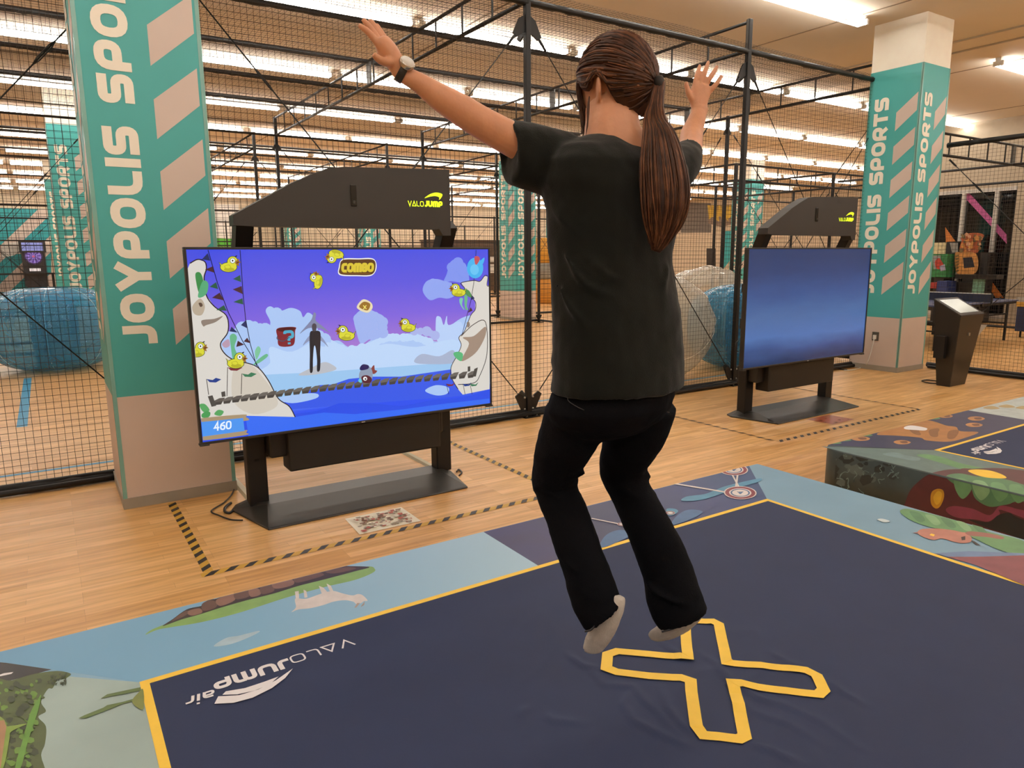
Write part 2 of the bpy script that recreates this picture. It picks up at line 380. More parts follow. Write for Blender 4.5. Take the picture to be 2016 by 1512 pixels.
# ================================================================ CEILING LIGHTS
house_m = mat('lamp_housing', '#f2ebe0', rough=.5, var=.02)
tube_m = mat('lamp_tube', '#ffffff', var=0, emit=TUBE_COLOR, estr=TUBE_STRENGTH)
LT = 2.34
def make_light(loc):
    t = empty('ceiling_light', loc); x, y, z = loc
    mb = MB(); mb.rings([[V((x-LT/2, y-.03, z+.03)), V((x-LT/2, y+.03, z+.03)), V((x-LT/2, y+.045, z+.1)), V((x-LT/2, y-.045, z+.1))],
                         [V((x+LT/2, y-.03, z+.03)), V((x+LT/2, y+.03, z+.03)), V((x+LT/2, y+.045, z+.1)), V((x+LT/2, y-.045, z+.1))]], smooth=False)
    mb.build('housing', house_m, t)
    for s in (-1, 1):
        mb = MB(); mb.tube([(x-LT/2+.04, y+s*.052, z), (x+LT/2-.04, y+s*.052, z)], .019, 8); tb = mb.build('tube', tube_m, t)
    for e in (-1, 1): mb = MB(); mb.box((x+e*(LT/2-.02)-.018, y-.072, z-.02), (x+e*(LT/2-.02)+.018, y+.072, z+.05)); mb.build('socket', house_m, t)
    return t
ORD = ['first', 'second', 'third', 'fourth', 'fifth', 'sixth', 'seventh', 'eighth', 'ninth', 'tenth', 'eleventh', 'twelfth', 'thirteenth', 'fourteenth', 'fifteenth', 'sixteenth']
PILL = [(.29, 5.09), (9.64, 5.19), (.3, 15.6), (10.0, 15.2), (.3, 26.1), (10.3, 26.1), (19.3, 15.6), (10.3, 36.2), (19.3, 26.1)]
L0 = None
def project(p):
    d = V(p)-CAM; wz = d.dot(FW)
    return (1008+FPX*d.dot(RT)/wz, 756-FPX*d.dot(UP)/wz) if wz > .1 else (-1e5, 1e5)
def clear(x, y):
    return all(not (x+LT/2 > px-.03 and x-LT/2 < px+.75 and y+.1 > py-.02 and y-.1 < py+.8) for px, py in PILL)
vis_rows = 0
for k in range(-3, 11):
    Y = 5.74+3.04*k; off = .75 if k == 0 else 0; n = 0; any_v = False
    for j in range(-4, 11):
        X = 4.3+2.45*j+1.225
        if k == 0 and X > 9.4: X += 1.09
        if X > 30: continue
        if X > 18 and Y < 10.6: continue
        if X < -4 and Y > 20: continue
        if not clear(X, Y): continue
        loc = (X, Y, 4.5)
        if L0 is None: L0 = make_light(loc); o = L0
        else: o = copy_tree(L0, V(loc)-V(L0['_b']))
        e0, e1 = project((X-LT/2, Y, 4.5)), project((X+LT/2, Y, 4.5))
        v = e1[0] > 0 and e0[0] < 2016 and e1[1] > 0
        if v:
            if not any_v: any_v = True; vis_rows += 1
            n += 1
            tag(o, 'twin-tube fluorescent ceiling light, %s from the left in the %s row from the camera' % (ORD[n-1], ORD[vis_rows-1]), 'ceiling light', 'fluorescent ceiling lights')
        else:  # unseen lamps continuing the rows, added for their light on the hall
            tag(o, 'twin-tube fluorescent ceiling light outside the picture, added to light the near hall', 'ceiling light', 'fluorescent lights out of the picture')
# ================================================================ PILLARS
def pillar(x, y, wx, wy, label, faces, detail=True):
    t = empty('pillar', (x+wx/2, y+wy/2, 0), label, 'pillar', 'striped pillars of the hall')
    mb = MB(); mb.box((x, y, 0), (x+wx, y+wy, .74)); mb.build('lower_cladding', beige, t)
    mb = MB(); mb.box((x, y, .74), (x+wx, y+wy, 4.0)); mb.build('teal_wrap', teal, t)
    mb = MB(); mb.box((x+.004, y+.004, 4.0), (x+wx-.004, y+wy-.004, ZC)); mb.build('painted_top', cream, t)
    mb = MB(); mb.box((x-.008, y-.008, 0), (x+wx+.008, y+wy+.008, .07)); mb.build('baseboard', mat('grey_base', '#9c9384', rough=.6), t)
    if 'F' in faces:
        fs = [((x, y, 0), V((1, 0, 0)), wx, V((0, -1, 0)))]
    else: fs = []
    if 'L' in faces: fs.append(((x, y+wy, 0), V((0, -1, 0)), wy, V((-1, 0, 0))))
    for org, d, wd, nr in fs:
        org = V(org)
        a = Art(lambda u, v: org+d*u*(wd/.69)+V((0, 0, v)), nr, lift=.001)
        for k in range(6):
            z0 = 1.05+.43*k
            a.poly([(.39, z0), (.655, z0+.225), (.655, z0+.45), (.39, z0+.235)], beige)
        a.build('stripes', t)
        a = Art(None, nr, lift=.001)
        s = wd/.69
        write(a, 'JOYPOLIS SPORTS', org+d*(.285*s)+V((0, 0, 1.07)), (0, 0, 1), -d, .195*s, .27, cream, W=1.0, gap=.13, rad=.36, length=2.58)
        a.build('lettering', t)
    if detail:
        mb = MB()
        for cx, cy in ((x, y), (x+wx, y)): mb.box((cx-.004, cy-.004, .07), (cx+.004, cy+.02, 4.0)); mb.box((cx-.004 if cx == x else cx-.02, cy-.003, .07), (cx+.02 if cx == x else cx+.004, cy+.003, 4.0))
        mb.build('edge_guard', mat('clear_guard', '#7fb0a4', rough=.25), t)
    return t
pillar(.29, 5.09, .69, .74, 'large striped teal pillar standing left of the lit game screen', 'FL')
pillar(9.64, 5.19, .66, .7, 'striped teal pillar with a cream top right of the dark blue screen', 'FL')
pillar(.3, 15.6, .68, .7, 'teal pillar behind the net at the left edge, the nearer of two', 'FL', False)
pillar(10.0, 15.2, .62, .75, 'teal pillar behind the net just left of the woman\'s waist', 'FL', False)
pillar(.3, 26.1, .68, .7, 'far teal pillar half hidden behind the nearer one at the left edge', 'FL', False)
pillar(10.3, 26.1, .68, .7, 'far teal pillar seen through the right half of the gap under the black hood', 'FL', False)
pillar(19.3, 15.6, .68, .7, 'teal pillar behind the nets just left of the dark blue screen', 'FL', False)
pillar(10.3, 36.2, .68, .7, 'farthest teal pillar seen through the left half of the gap under the black hood', 'FL', False)
pillar(19.3, 26.1, .68, .7, 'distant teal pillar hidden mostly behind the jumping woman', 'FL', False)
# outlet and white cord on the second pillar
t = empty('wall_outlet', (9.63, 5.5, .4), 'steel wall outlet on the beige foot of the right pillar', 'outlet')
p = onx(1724, 662, 9.64)
t.location = p; t['_b'] = tuple(p)
mb = MB(); mb.box((9.628, p.y-.045, p.z-.06), (9.641, p.y+.045, p.z+.06)); mb.build('cover_plate', mat('steel_plate', '#6d665c', rough=.35, metal=.6), t)
mb = MB(); mb.box((9.60, p.y-.018, p.z-.04), (9.629, p.y+.018, p.z+.02)); mb.build('plug', mat('white_plastic', '#e8e4da', rough=.4), t)
cordw = mat('white_cord', '#e4dfd4', rough=.5)
pts = [(9.605, p.y, p.z-.04), (9.59, p.y+.02, .25), (9.55, p.y+.04, .1), tuple(onz(1700, 722, .012)), tuple(onz(1680, 728, .012)), tuple(onz(1662, 729, .012))]
mb = MB(); mb.tube(catmull(pts, 6, False), .006, 6); o = mb.build('power_cord', cordw); tag(o, 'white power cord hanging from the outlet to the floor by the dark screen', 'cord')
# ================================================================ NETTING CAGES
net_m = mat('net_cord', '#2a211a', rough=.8, var=0)
def net(parent, org, u, v, lu, lv, cell, th, sag=0., wob=.006, segl=.8, seed=0, name='net_panel'):
    org = V(org); u = V(u); v = V(v); nr = u.cross(v).normalized(); mb = MB()
    def P(a, b):
        q = org+u*a+v*b
        w1 = noise.noise(V((a*.9+seed, b*.9, seed*1.7)))
        s = sag*(abs(math.sin(math.pi*b/1.57))*.6+.4*math.sin(math.pi*a/max(lu, .1))) if sag else 0
        return q+nr*(wob*2*w1)+V((0, 0, -s))+u*(wob*noise.noise(V((a*2, b*2, 5+seed))))+v*(wob*noise.noise(V((a*2, b*2, 9+seed))))
    def strand(pts):
        n = len(pts); h = th/2; vs = []
        t = (pts[-1]-pts[0]).normalized(); a = t.cross(nr).normalized()*h; b = nr*h
        for p in pts: vs += [p+a, p+b, p-a, p-b]
        fs = [(i*4+j, i*4+(j+1) % 4, i*4+4+(j+1) % 4, i*4+4+j) for i in range(n-1) for j in range(4)]
        mb.add(vs, fs)
    nu, nv = int(lu/cell), int(lv/cell); su, sv = max(2, int(lu/segl)), max(2, int(lv/segl))
    for i in range(nu+1): strand([P(i*cell, lv*k/sv) for k in range(sv+1)])
    for j in range(nv+1): strand([P(lu*k/su, j*cell) for k in range(su+1)])
    return mb.build(name, net_m, parent)
def lumpy_rail(mb, p, q, r=.024, lace=True, seed=1):
    mb.tube([p, q], r, 8)
    if lace:                                  # net bunched and laced round the pipe
        p = V(p); q = V(q); n = max(6, int((q-p).length/.07)); rnd = random.Random(seed)
        pts = [p.lerp(q, i/n)+V((0, 0, -.012)) for i in range(n+1)]
        mb.tube(pts, [r*1.08+rnd.random()*.012 for _ in pts], 6)
def truss(parent, p, q, z0=3.93, dz=.31, step=.62):
    mb = MB(); p = V(p); q = V(q); L = (q-p).length; t = (q-p).normalized()
    mb.tube([p+V((0, 0, z0)), q+V((0, 0, z0))], .021, 8); mb.tube([p+V((0, 0, z0+dz)), q+V((0, 0, z0+dz))], .019, 8)
    n = max(1, int(L/step))
    for i in range(1, n+1):
        c = p+t*(L*i/(n+1)); mb.beam(c+V((0, 0, z0)), c+V((0, 0, z0+dz)), .016)
    return mb.build('truss', black, parent)
def post(parent, x, y, h, gus=('x', 'y'), base=True, wd=.055):
    mb = MB(); mb.box((x-wd/2, y-wd/2, 0), (x+wd/2, y+wd/2, h)); o = bevel(mb.build('post', black, parent, origin=(x, y, 0)), .006)
    if base:
        mb = MB(); mb.box((x-.09, y-.09, 0), (x+.09, y+.09, .012)); mb.build('foot_plate', black, o)
    for z, s in ((.13, 1), (3.72, -1)):
        if z > h: continue
        for d in (V((1, 0, 0)), V((-1, 0, 0))) + ((V((0, 1, 0)),) if 'y' in gus else ()):
            c = V((x, y, z)); n = d.cross(V((0, 0, 1)))*.008
            g = 1 if y < 7 else .55; pl = [c+d*.02+V((0, 0, -.09*s*g)), c+d*.09*g+V((0, 0, -.05*s*g)), c+d*.16*g+V((0, 0, .09*s*g)), c+d*.12*g+V((0, 0, .12*s*g)), c+d*.02+V((0, 0, .06*s*g))]
            mb = MB(); k = len(pl); mb.add([a-n for a in pl]+[a+n for a in pl], [tuple(range(k))[::-1], tuple(range(k, 2*k))]+[(i, (i+1) % k, k+(i+1) % k, k+i) for i in range(k)]); mb.build('gusset_plate', black, o)
    if base:
        zn = mat('zinc', '#c9c4ba', rough=.3, metal=.8)
        if y < 6:
            for a_, b_ in ((-.06, -.06), (.06, -.06)): mb = MB(); mb.tube([(x+a_, y+b_, .012), (x+a_, y+b_, .03)], .011, 6); mb.build('bolt', zn, o)
            for a_ in (-.05, .05):
                for zz in (.08, .2): mb = MB(); mb.tube([(x+a_, y-.004, zz), (x+a_, y-.014, zz)], .011, 6); mb.build('bolt', zn, o)
    return o
def cable(parent, p, q, at=.22):
    p = V(p); q = V(q); mb = MB(); mb.tube([p, q], .0055, 6); o = mb.build('brace_cable', black, parent)
    t = (q-p).normalized(); c = p.lerp(q, at); sd = t.orthogonal().normalized()*.012; mb = MB()
    for s in (-1, 1): mb.tube([c-t*.11, c-t*.06+sd*s, c+t*.06+sd*s, c+t*.11], .0045, 6)
    mb.build('turnbuckle', black, o); mb = MB(); mb.tube([p, p+t*.13], .012, 6); mb.build('cable_end', black, o)
    return o
# cage A: the ball pitch behind the screens
A = empty('netting_cage', (2.4, 10, 0), 'large black netting cage over the ball pitch behind both screens', 'cage')
Y0, Y1 = 5.86, 14.4; XS = (-5.44, -2.3, .86, 4.0, 7.1, 10.15)
for x in XS: post(A, x, Y0, 4.27 if x in (7.1,) else 3.96)
for x in XS: post(A, x, Y1, 4.27)
for i in range(len(XS)-1):
    a_, b_ = XS[i], XS[i+1]
    mb = MB(); lumpy_rail(mb, (a_, Y0, 3.93), (b_, Y0, 3.93), seed=i); mb.build('top_rail', black, A)
    mb = MB(); lumpy_rail(mb, (a_, Y0, .055), (b_, Y0, .055), .026, seed=i+9); mb.tube([(a_, Y0-.05, .03), (b_, Y0-.05, .03)], .022, 8); mb.build('bottom_rail', black, A)
    mb = MB(); mb.tube([(a_, Y1, .06), (b_, Y1, .06)], .03, 8); mb.build('back_rail', black, A); mb = MB(); mb.tube([(a_, Y1, 3.93), (b_, Y1, 3.93)], .021, 8); mb.build('back_rail', black, A)
    cable(A, (a_+.13, Y0, 3.62), (b_-.14, Y0, .26), .2); cable(A, (b_-.13, Y0, 3.62), (a_+.14, Y0, .26), .2)
    if i % 2 == 1: cable(A, (a_+.13, Y1, 3.62), (b_-.14, Y1, .26), .2); cable(A, (b_-.13, Y1, 3.62), (a_+.14, Y1, .26), .2)
for x in XS: truss(A, (x, Y0, 0), (x, Y1, 0))
for k, y in enumerate((8.12, 9.69, 11.26, 12.83)):
    mb = MB(); lumpy_rail(mb, (XS[0], y, 4.24), (XS[-1], y, 4.24), .023, seed=50+k); mb.build('ceiling_rail', black, A)
for x in XS:
    mb = MB(); mb.box((x-.012, 9.69-.06, 3.93), (x+.012, 9.69+.06, 4.24)); mb.build('hanger_plate', mat('grey_steel', '#4c4a46', rough=.4, metal=.4), A)
mb = MB(); mb.box((XS[4]-.03, Y0-.012, 3.93), (XS[4]+.03, Y0+.012, 4.27)); mb.build('hanger_plate', bpy.data.materials['grey_steel'], A)
net(A, (XS[0], Y0, .06), (1, 0, 0), (0, 0, 1), XS[-1]-XS[0], 3.86, .047, .003, seed=1)
net(A, (XS[0], Y0, 3.98), (1, 0, 0), (0, 1, 0), XS[-1]-XS[0], Y1-Y0, .055, .003, sag=-.12, wob=.012, seed=2)
net(A, (XS[0], Y1, .06), (1, 0, 0), (0, 0, 1), XS[-1]-XS[0], 3.86, .11, .004, seed=3)
mb = MB(); mb.tube([(10.15, Y0, .06), (10.15, Y1, .06)], .026, 8); mb.tube([(10.15, Y0, 3.93), (10.15, Y1, 3.93)], .022, 8); mb.build('side_rail', black, A)
net(A, (10.15, Y0, .06), (0, 1, 0), (0, 0, 1), Y1-Y0, 3.86, .07, .0032, seed=4)
for y in (8.74, 11.5): post(A, 10.15, y, 3.96)
cable(A, (10.15, Y0+.13, 3.62), (10.15, 8.6, .26)); cable(A, (10.15, 8.6, 3.62), (10.15, Y0+.14, .26)); cable(A, (10.15, 8.88, 3.62), (10.15, 11.36, .26))
# cage C: the next pitch beyond
C_ = empty('netting_cage', (2.4, 20, 0), 'second netting cage beyond the ball pitch, seen as thin black bars', 'cage')
for y in (16.3, 24.4):
    for x in (-5.44, -2.3, .86, 4.05, 7.1, 10.15, 13.2, 16.3): post(C_, x, y, 4.27)
    mb = MB(); mb.tube([(-5.44, y, .06), (16.3, y, .06)], .03, 8); mb.tube([(-5.44, y, 3.93), (16.3, y, 3.93)], .022, 8); mb.build('rail', black, C_)
for x in (-5.44, -2.3, .86, 4.05, 7.1, 10.15, 13.2, 16.3): truss(C_, (x, 16.3, 0), (x, 24.4, 0))
for y in (18, 19.6, 21.2, 22.8):
    mb = MB(); mb.tube([(-5.44, y, 4.24), (16.3, y, 4.24)], .024, 8); mb.build('ceiling_rail', black, C_)
for i, x in enumerate((-2.3, .86, 4.05, 7.1, 10.15, 13.2)):
    b_ = x+3.1; cable(C_, (x+.13, 16.3, 3.62), (b_-.14, 16.3, .26)); cable(C_, (b_-.13, 16.3, 3.62), (x+.14, 16.3, .26))
net(C_, (-5.44, 16.3, .06), (1, 0, 0), (0, 0, 1), 21.7, 3.86, .16, .005, segl=2, seed=6)
# cage D: far frames
D_ = empty('netting_cage', (6, 30, 0), 'farthest netting frame near the back wall of the hall', 'cage')
for y in (26.4, 34.5):
    for x in (-2.3, .86, 4.05, 7.1, 10.15, 13.2, 16.3, 19.4, 22.5): post(D_, x, y, 3.3)
    mb = MB(); mb.tube([(-2.3, y, 3.25), (22.5, y, 3.25)], .03, 8); mb.tube([(-2.3, y, 2.2), (22.5, y, 2.2)], .02, 6); mb.tube([(-2.3, y, .06), (22.5, y, .06)], .03, 8); mb.build('rail', black, D_)
for x in (-2.3, .86, 4.05, 7.1, 10.15, 13.2, 16.3, 19.4):
    cable(D_, (x+.13, 26.4, 3.1), (x+2.97, 26.4, .26)); cable(D_, (x+2.97, 26.4, 3.1), (x+.14, 26.4, .26))
# cage E: a frame to the right behind the second screen
E_ = empty('netting_cage', (13.5, 12, 0), 'netting cage right of the ball pitch behind the black hood of the dark screen', 'cage')
for y, z in ((9.4, 3.3), (12.6, 3.3)):
    for x in (11.2, 14.3, 17.4): post(E_, x, y, z)
    truss(E_, (11.2, y, 0), (17.4, y, 0), z0=3.0, dz=.3)
for x in (11.2, 14.3, 17.4): truss(E_, (x, 9.4, 0), (x, 12.6, 0), z0=3.0, dz=.3)
for x in (11.2, 14.3): cable(E_, (x+.1, 9.4, 2.9), (x+3.0, 9.4, .2)); cable(E_, (x+3.0, 9.4, 2.9), (x+.1, 9.4, .2))
net(E_, (11.2, 9.4, .05), (1, 0, 0), (0, 0, 1), 6.2, 3.0, .09, .004, segl=2, seed=8)
# cage B: table tennis cage at the right
B_ = empty('netting_cage', (13.7, 2, 0), 'low netting cage round the table tennis table at the right edge', 'cage')
XB, XB2, YB, HB = 10.42, 17.0, 5.76, 3.05
for x, y in ((10.42, 2.5), (10.42, -.6), (17.0, 2.5)): post(B_, x, y, HB+.3)
mb = MB(); lumpy_rail(mb, (XB, 5.19, HB), (XB, -.6, HB), seed=70); mb.build('top_rail', black, B_)
mb = MB(); lumpy_rail(mb, (XB, 5.19, .06), (XB, -.6, .06), .026, seed=71); mb.tube([(XB-.05, 5.15, .03), (XB-.05, -.6, .03)], .022, 8); mb.build('bottom_rail', black, B_)
truss(B_, (XB, YB, 0), (XB2, YB, 0), z0=HB, dz=.31)
mb = MB(); mb.box((13.7-.06, YB-.012, HB), (13.7+.06, YB+.012, HB+.31)); mb.build('hanger_plate', bpy.data.materials['grey_steel'], B_)
mb = MB(); mb.tube([(13.7, 8.9, HB), (13.7, -.6, HB)], .022, 8); mb.tube([(XB2, 9.0, HB), (XB2, -.6, HB)], .026, 8); mb.tube([(XB2, 9.0, .06), (XB2, -.6, .06)], .026, 8); mb.build('cross_rail', black, B_)
net(B_, (XB, 5.19, .06), (0, -1, 0), (0, 0, 1), 5.7, HB-.06, .047, .003, seed=10)
net(B_, (XB2, 9.0, .06), (0, -1, 0), (0, 0, 1), 4.5, HB-.06, .09, .0045, seed=11)
cable(B_, (XB, 5.15, 2.85), (XB, 2.6, .25), .15); cable(B_, (XB, 2.6, 2.85), (XB, 5.1, .25), .8)
# ================================================================ GAME DISPLAYS
TY = 4.3
logo_m = mat('logo_glow', '#c9e31a', rough=.5, var=0, emit='#d6f01e', estr=1.1)
def display_stand(dx, label, pd=0., handles=False):
    t = empty('game_display', (1.64+dx, 4.5, 0), label, 'game machine', 'jump game displays')
    def B(name, m, boxes, bv=.004, parent=t):
        mb = MB()
        for a_, b_ in boxes: mb.box((a_[0]+dx, a_[1], a_[2]), (b_[0]+dx, b_[1], b_[2]))
        return bevel(mb.build(name, m, parent), bv)
    x0, x1, z0, z1 = .655, 2.62, .548, 1.668
    fr = B('display_frame', blackp, [((x0, TY, z0), (x1, TY+.045, z0+.016)), ((x0, TY, z1-.014), (x1, TY+.045, z1)), ((x0, TY, z0+.016), (x0+.014, TY+.045, z1-.014)), ((x1-.014, TY, z0+.016), (x1, TY+.045, z1-.014)),
        ((x0+.01, TY+.012, z0+.01), (x1-.01, TY+.05, z1-.01)), ((x0+.3, TY+.05, z0+.15), (x1-.3, TY+.1, z1-.2)), ((x0-.004, TY-.003, z0-.008), (x0+.05, TY+.045, z0+.004)), ((x1-.05, TY-.003, z0-.008), (x1+.004, TY+.045, z0+.004))], .003)
    B('brand_mark', mat('pale_mark', '#d8d8d8', rough=.4, var=0), [((1.628, TY-.0008, z0+.005), (1.652, TY+.001, z0+.009))], .0001)
    for px in (.96+pd, 2.30+pd):
        p = B('stand_post', black, [((px, 4.57, .03), (px+.12, 4.67, 1.62))], .008)
        B('cable_slot', mat('slot', '#050505', rough=.8), [((px+.045, 4.568, .33), (px+.075, 4.571, .345))], .0005, p)
        mb = MB(); mb.beam((px+.055+dx, 4.61, 1.5), (px-pd+.04+dx, 4.39, 1.82), .10, .09, up=(0, 1, 0)); mb.build('hood_arm', black, t)
    # wedge base plate
    o = [(.97, 4.18), (2.35, 4.2), (2.43, 4.6), (2.42, 4.74), (.9, 4.74), (.86, 4.66)]
    i_ = [(1.05, 4.5), (2.3, 4.5), (2.34, 4.6), (2.33, 4.69), (.98, 4.69), (.96, 4.64)]
    mb = MB(); mb.rings([[V((x+dx+pd, y, 0)) for x, y in o], [V((x+dx+pd, y, .012)) for x, y in o], [V((x+dx+pd, y, .055)) for x, y in i_]], smooth=False)
    bevel(mb.build('stand_base', mat('base_grey', '#211e1a', rough=.42), t), .006)
    B('equipment_box', mat('box_black', '#0d0b0a', rough=.5), [((1.18, 4.40, .27), (2.25, 4.56, .53)), ((1.08, 4.46, .36), (1.2, 4.6, .56)), ((2.2, 4.46, .36), (2.3, 4.6, .56))], .012)
    B('screen_mount', black, [((.9, 4.40, .9), (2.45, 4.56, 1.0)), ((.9, 4.40, 1.25), (2.45, 4.56, 1.33))], .004)
    # hood
    f = [(.93, 1.79), (.93, 1.845), (1.27, 2.035), (1.40, 2.095), (1.50, 2.135), (1.60, 2.148), (2.32, 2.172), (2.32, 1.745), (2.26, 1.745), (2.235, 1.785), (1.06, 1.785)]
    mb = MB(); n = len(f); Y_0, Y_1 = 4.315, 4.425
    tri = tessellate_polygon([[V((x, z, 0)) for x, z in f]])
    vs = [V((x+dx, Y_0, z)) for x, z in f]+[V((x+dx, Y_1, z)) for x, z in f]
    fs = []
    for t_ in tri:
        nn = (vs[t_[1]]-vs[t_[0]]).cross(vs[t_[2]]-vs[t_[0]]); q = tuple(t_) if nn.y < 0 else tuple(t_[::-1])
        fs += [q, tuple(i+n for i in q[::-1])]
    fs += [(i, i+n, (i+1) % n+n, (i+1) % n) for i in range(n)]
    mb.add(vs, fs); h = mb.build('hood', mat('hood_grey', '#24201b', rough=.55), t)
    B('sensor_window', mat('sensor', '#080706', rough=.2), [((1.628, 4.309, 1.915), (1.668, 4.317, 2.045))], .004, h)
    B('sensor_lens', mat('lens', '#30302e', rough=.15), [((1.640, 4.306, 1.93), (1.656, 4.311, 1.95))], .002, h)
    a = Art(lambda x, z: V((x+dx, 4.315, z)), (0, -1, 0), lift=.0012)
    write(a, 'VALO', (2.012+dx, 4.315, 1.928), (1, 0, 0), (0, 0, 1), .034, .15, logo_m, gap=.16, length=.112)
    write(a, 'JUMP', (2.132+dx, 4.315, 1.928), (1, 0, 0), (0, 0, 1), .038, .3, logo_m, gap=.1, length=.128)
    a.poly(catmull([(2.13, 1.982), (2.17, 2.008), (2.21, 2.02), (2.245, 2.018), (2.262, 2.008), (2.248, 1.984), (2.235, 1.976), (2.238, 1.990), (2.21, 1.998), (2.17, 1.993)]), logo_m)
    a.build('glowing_logo', h)
    for z in ((.72, 1.42) if handles else ()):
        mb = MB(); mb.tube([(x0-.0+dx, TY+.06, z), (x0-.035+dx, TY+.06, z+.015), (x0-.035+dx, TY+.06, z+.085), (x0+dx, TY+.06, z+.1)], .006, 6); mb.build('grab_handle', black, t)
    return t, (x0+.014+dx, x1-.014+dx, z0+.016, z1-.014)
D1, R1 = display_stand(0, 'tall black display stand at left whose lit screen shows a game with yellow birds')
D2, R2 = display_stand(4.685, 'black display stand at right with a plain dark blue screen', pd=.09, handles=True)
# idle screen: dark blue glow
g = gradmat('idle_picture', [(0, '#2a4372'), (.1, '#1b3059'), (.2, '#2c4a80'), (.34, '#456fae'), (.5, '#41689f'), (.7, '#31518a'), (.88, '#263f70'), (1, '#233a66')], 2, R2[2], R2[3], noisy=.16)
mb = MB(); mb.add([(R2[0], TY+.008, R2[2]), (R2[1], TY+.008, R2[2]), (R2[1], TY+.008, R2[3]), (R2[0], TY+.008, R2[3])], [(0, 1, 2, 3)]); mb.build('screen', g, D2)
# game picture
def T(x, y): return ony(360+x/3.2516, 480+y/3.2516, TY+.008)
a = Art(T, (0, -1, 0), lift=.0002, step=.00003, clip=((0, 1, R1[0]), (0, -1, R1[1]), (2, 1, R1[2]), (2, -1, R1[3])))
sky = gradmat('game_sky', [(0, '#2b4ae8'), (.1, '#2f52ee'), (.2, '#8fb8f2'), (.36, '#c98fa8'), (.45, '#a276d0'), (.62, '#7c62dc'), (.8, '#5a55dd'), (1, '#3f4de0')], 2, R1[2], R1[3])
a.poly([(R1[0], TY+.008, R1[2]), (R1[1], TY+.008, R1[2]), (R1[1], TY+.008, R1[3]), (R1[0], TY+.008, R1[3])], sky, raw=True)
P_ = lambda pts, c, s=True: a.poly(pts, scr(c), s)
# clouds
P_([(110, 640), (250, 560), (300, 560), (380, 515), (440, 500), (480, 530), (540, 540), (560, 500), (530, 430), (560, 400), (620, 430), (690, 410), (750, 430), (770, 470), (800, 440), (840, 470), (870, 560), (930, 620), (1000, 620), (1060, 660), (1150, 660), (1190, 625), (1280, 580), (1340, 600), (1420, 575), (1500, 580), (1560, 610), (1650, 620), (1720, 520), (1830, 460), (1960, 480), (1960, 900), (110, 900)], '#a9c6f3')
P_([(1095, 480), (1130, 430), (1190, 420), (1240, 440), (1290, 470), (1305, 540), (1300, 600), (1200, 610), (1140, 640), (1110, 560)], '#9fb4ef')
P_([(1535, 300), (1560, 240), (1620, 225), (1680, 240), (1740, 260), (1750, 320), (1700, 350), (1640, 345), (1580, 360)], '#8fa5f0')
P_([(1690, 190), (1710, 120), (1760, 95), (1800, 150), (1830, 200), (1820, 250), (1720, 240), (1670, 245)], '#7f95ee')
P_([(1620, 480), (1650, 470), (1670, 520), (1690, 460), (1700, 520), (1780, 500), (1800, 620), (1640, 640)], '#b7d0f7')
P_([(560, 760), (560, 660), (700, 690), (900, 600), (1100, 690), (1300, 640), (1500, 660), (1760, 620), (1760, 860), (560, 860)], '#bcd6f8')
P_([(480, 840), (900, 820), (1300, 790), (1720, 760), (1720, 900), (1300, 940), (600, 1000), (480, 900)], '#9cc6ee', False)
P_([(1480, 755), (1530, 705), (1640, 720), (1730, 680), (1740, 760), (1560, 770)], '#a8b4cf')
P_([(740, 840), (830, 790), (900, 758), (950, 770), (980, 805), (860, 835)], '#b9bcc4')
P_([(870, 905), (960, 900), (1060, 865), (1200, 850), (1400, 850), (1740, 800), (1960, 830), (1960, 960), (700, 1060), (620, 1030)], '#3c5be6', False)
P_([(1550, 940), (1620, 905), (1700, 920), (1690, 960), (1620, 970)], '#a9c6f3')
P_([(610, 990), (760, 960), (860, 960), (850, 990), (700, 1020)], '#a9c6f3')
def puffs(pts, r, c, sd=1):
    rn = random.Random(sd)
    for (xa, ya), (xb, yb) in zip(pts, pts[1:]):
        k_ = max(1, int(math.hypot(xb-xa, yb-ya)/(r*.9)))
        for i_ in range(k_): u_ = i_/k_; rr_ = r*(.7+.6*rn.random()); a.disc((xa+(xb-xa)*u_, ya+(yb-ya)*u_), rr_, rr_, scr(c), n=14)
puffs([(380, 540), (460, 520), (560, 560), (760, 560), (870, 590), (940, 640)], 34, '#a9c6f3', 2)
puffs([(930, 650), (1060, 680), (1190, 660), (1300, 600), (1500, 600), (1600, 640)], 24, '#bcd6f8', 3)
puffs([(1560, 290), (1600, 250), (1680, 260), (1730, 300)], 30, '#8fa5f0', 4); puffs([(1720, 150), (1760, 120), (1800, 180), (1820, 230)], 30, '#7f95ee', 5)
puffs([(1125, 480), (1160, 450), (1230, 460), (1280, 500), (1280, 570), (1180, 590)], 30, '#9fb4ef', 6); puffs([(1480, 560), (1560, 560), (1640, 600)], 30, '#a9b4ea', 7)
puffs([(560, 440), (640, 450), (720, 460), (750, 500)], 30, '#a9c6f3', 8)
# sea
P_([(560, 1110), (720, 1090), (860, 1070), (1000, 1020), (1200, 1020), (1400, 1040), (1600, 1000), (1800, 985), (1965, 930), (1965, 1022), (1300, 1110), (120, 1280), (120, 1200)], '#2f50e6', False)
P_([(400, 1100), (560, 1100), (700, 1110), (900, 1080), (1100, 1090), (1400, 1060), (1700, 1020), (1962, 990), (1962, 1022), (1300, 1108), (420, 1232)], '#3a6cf2', False)
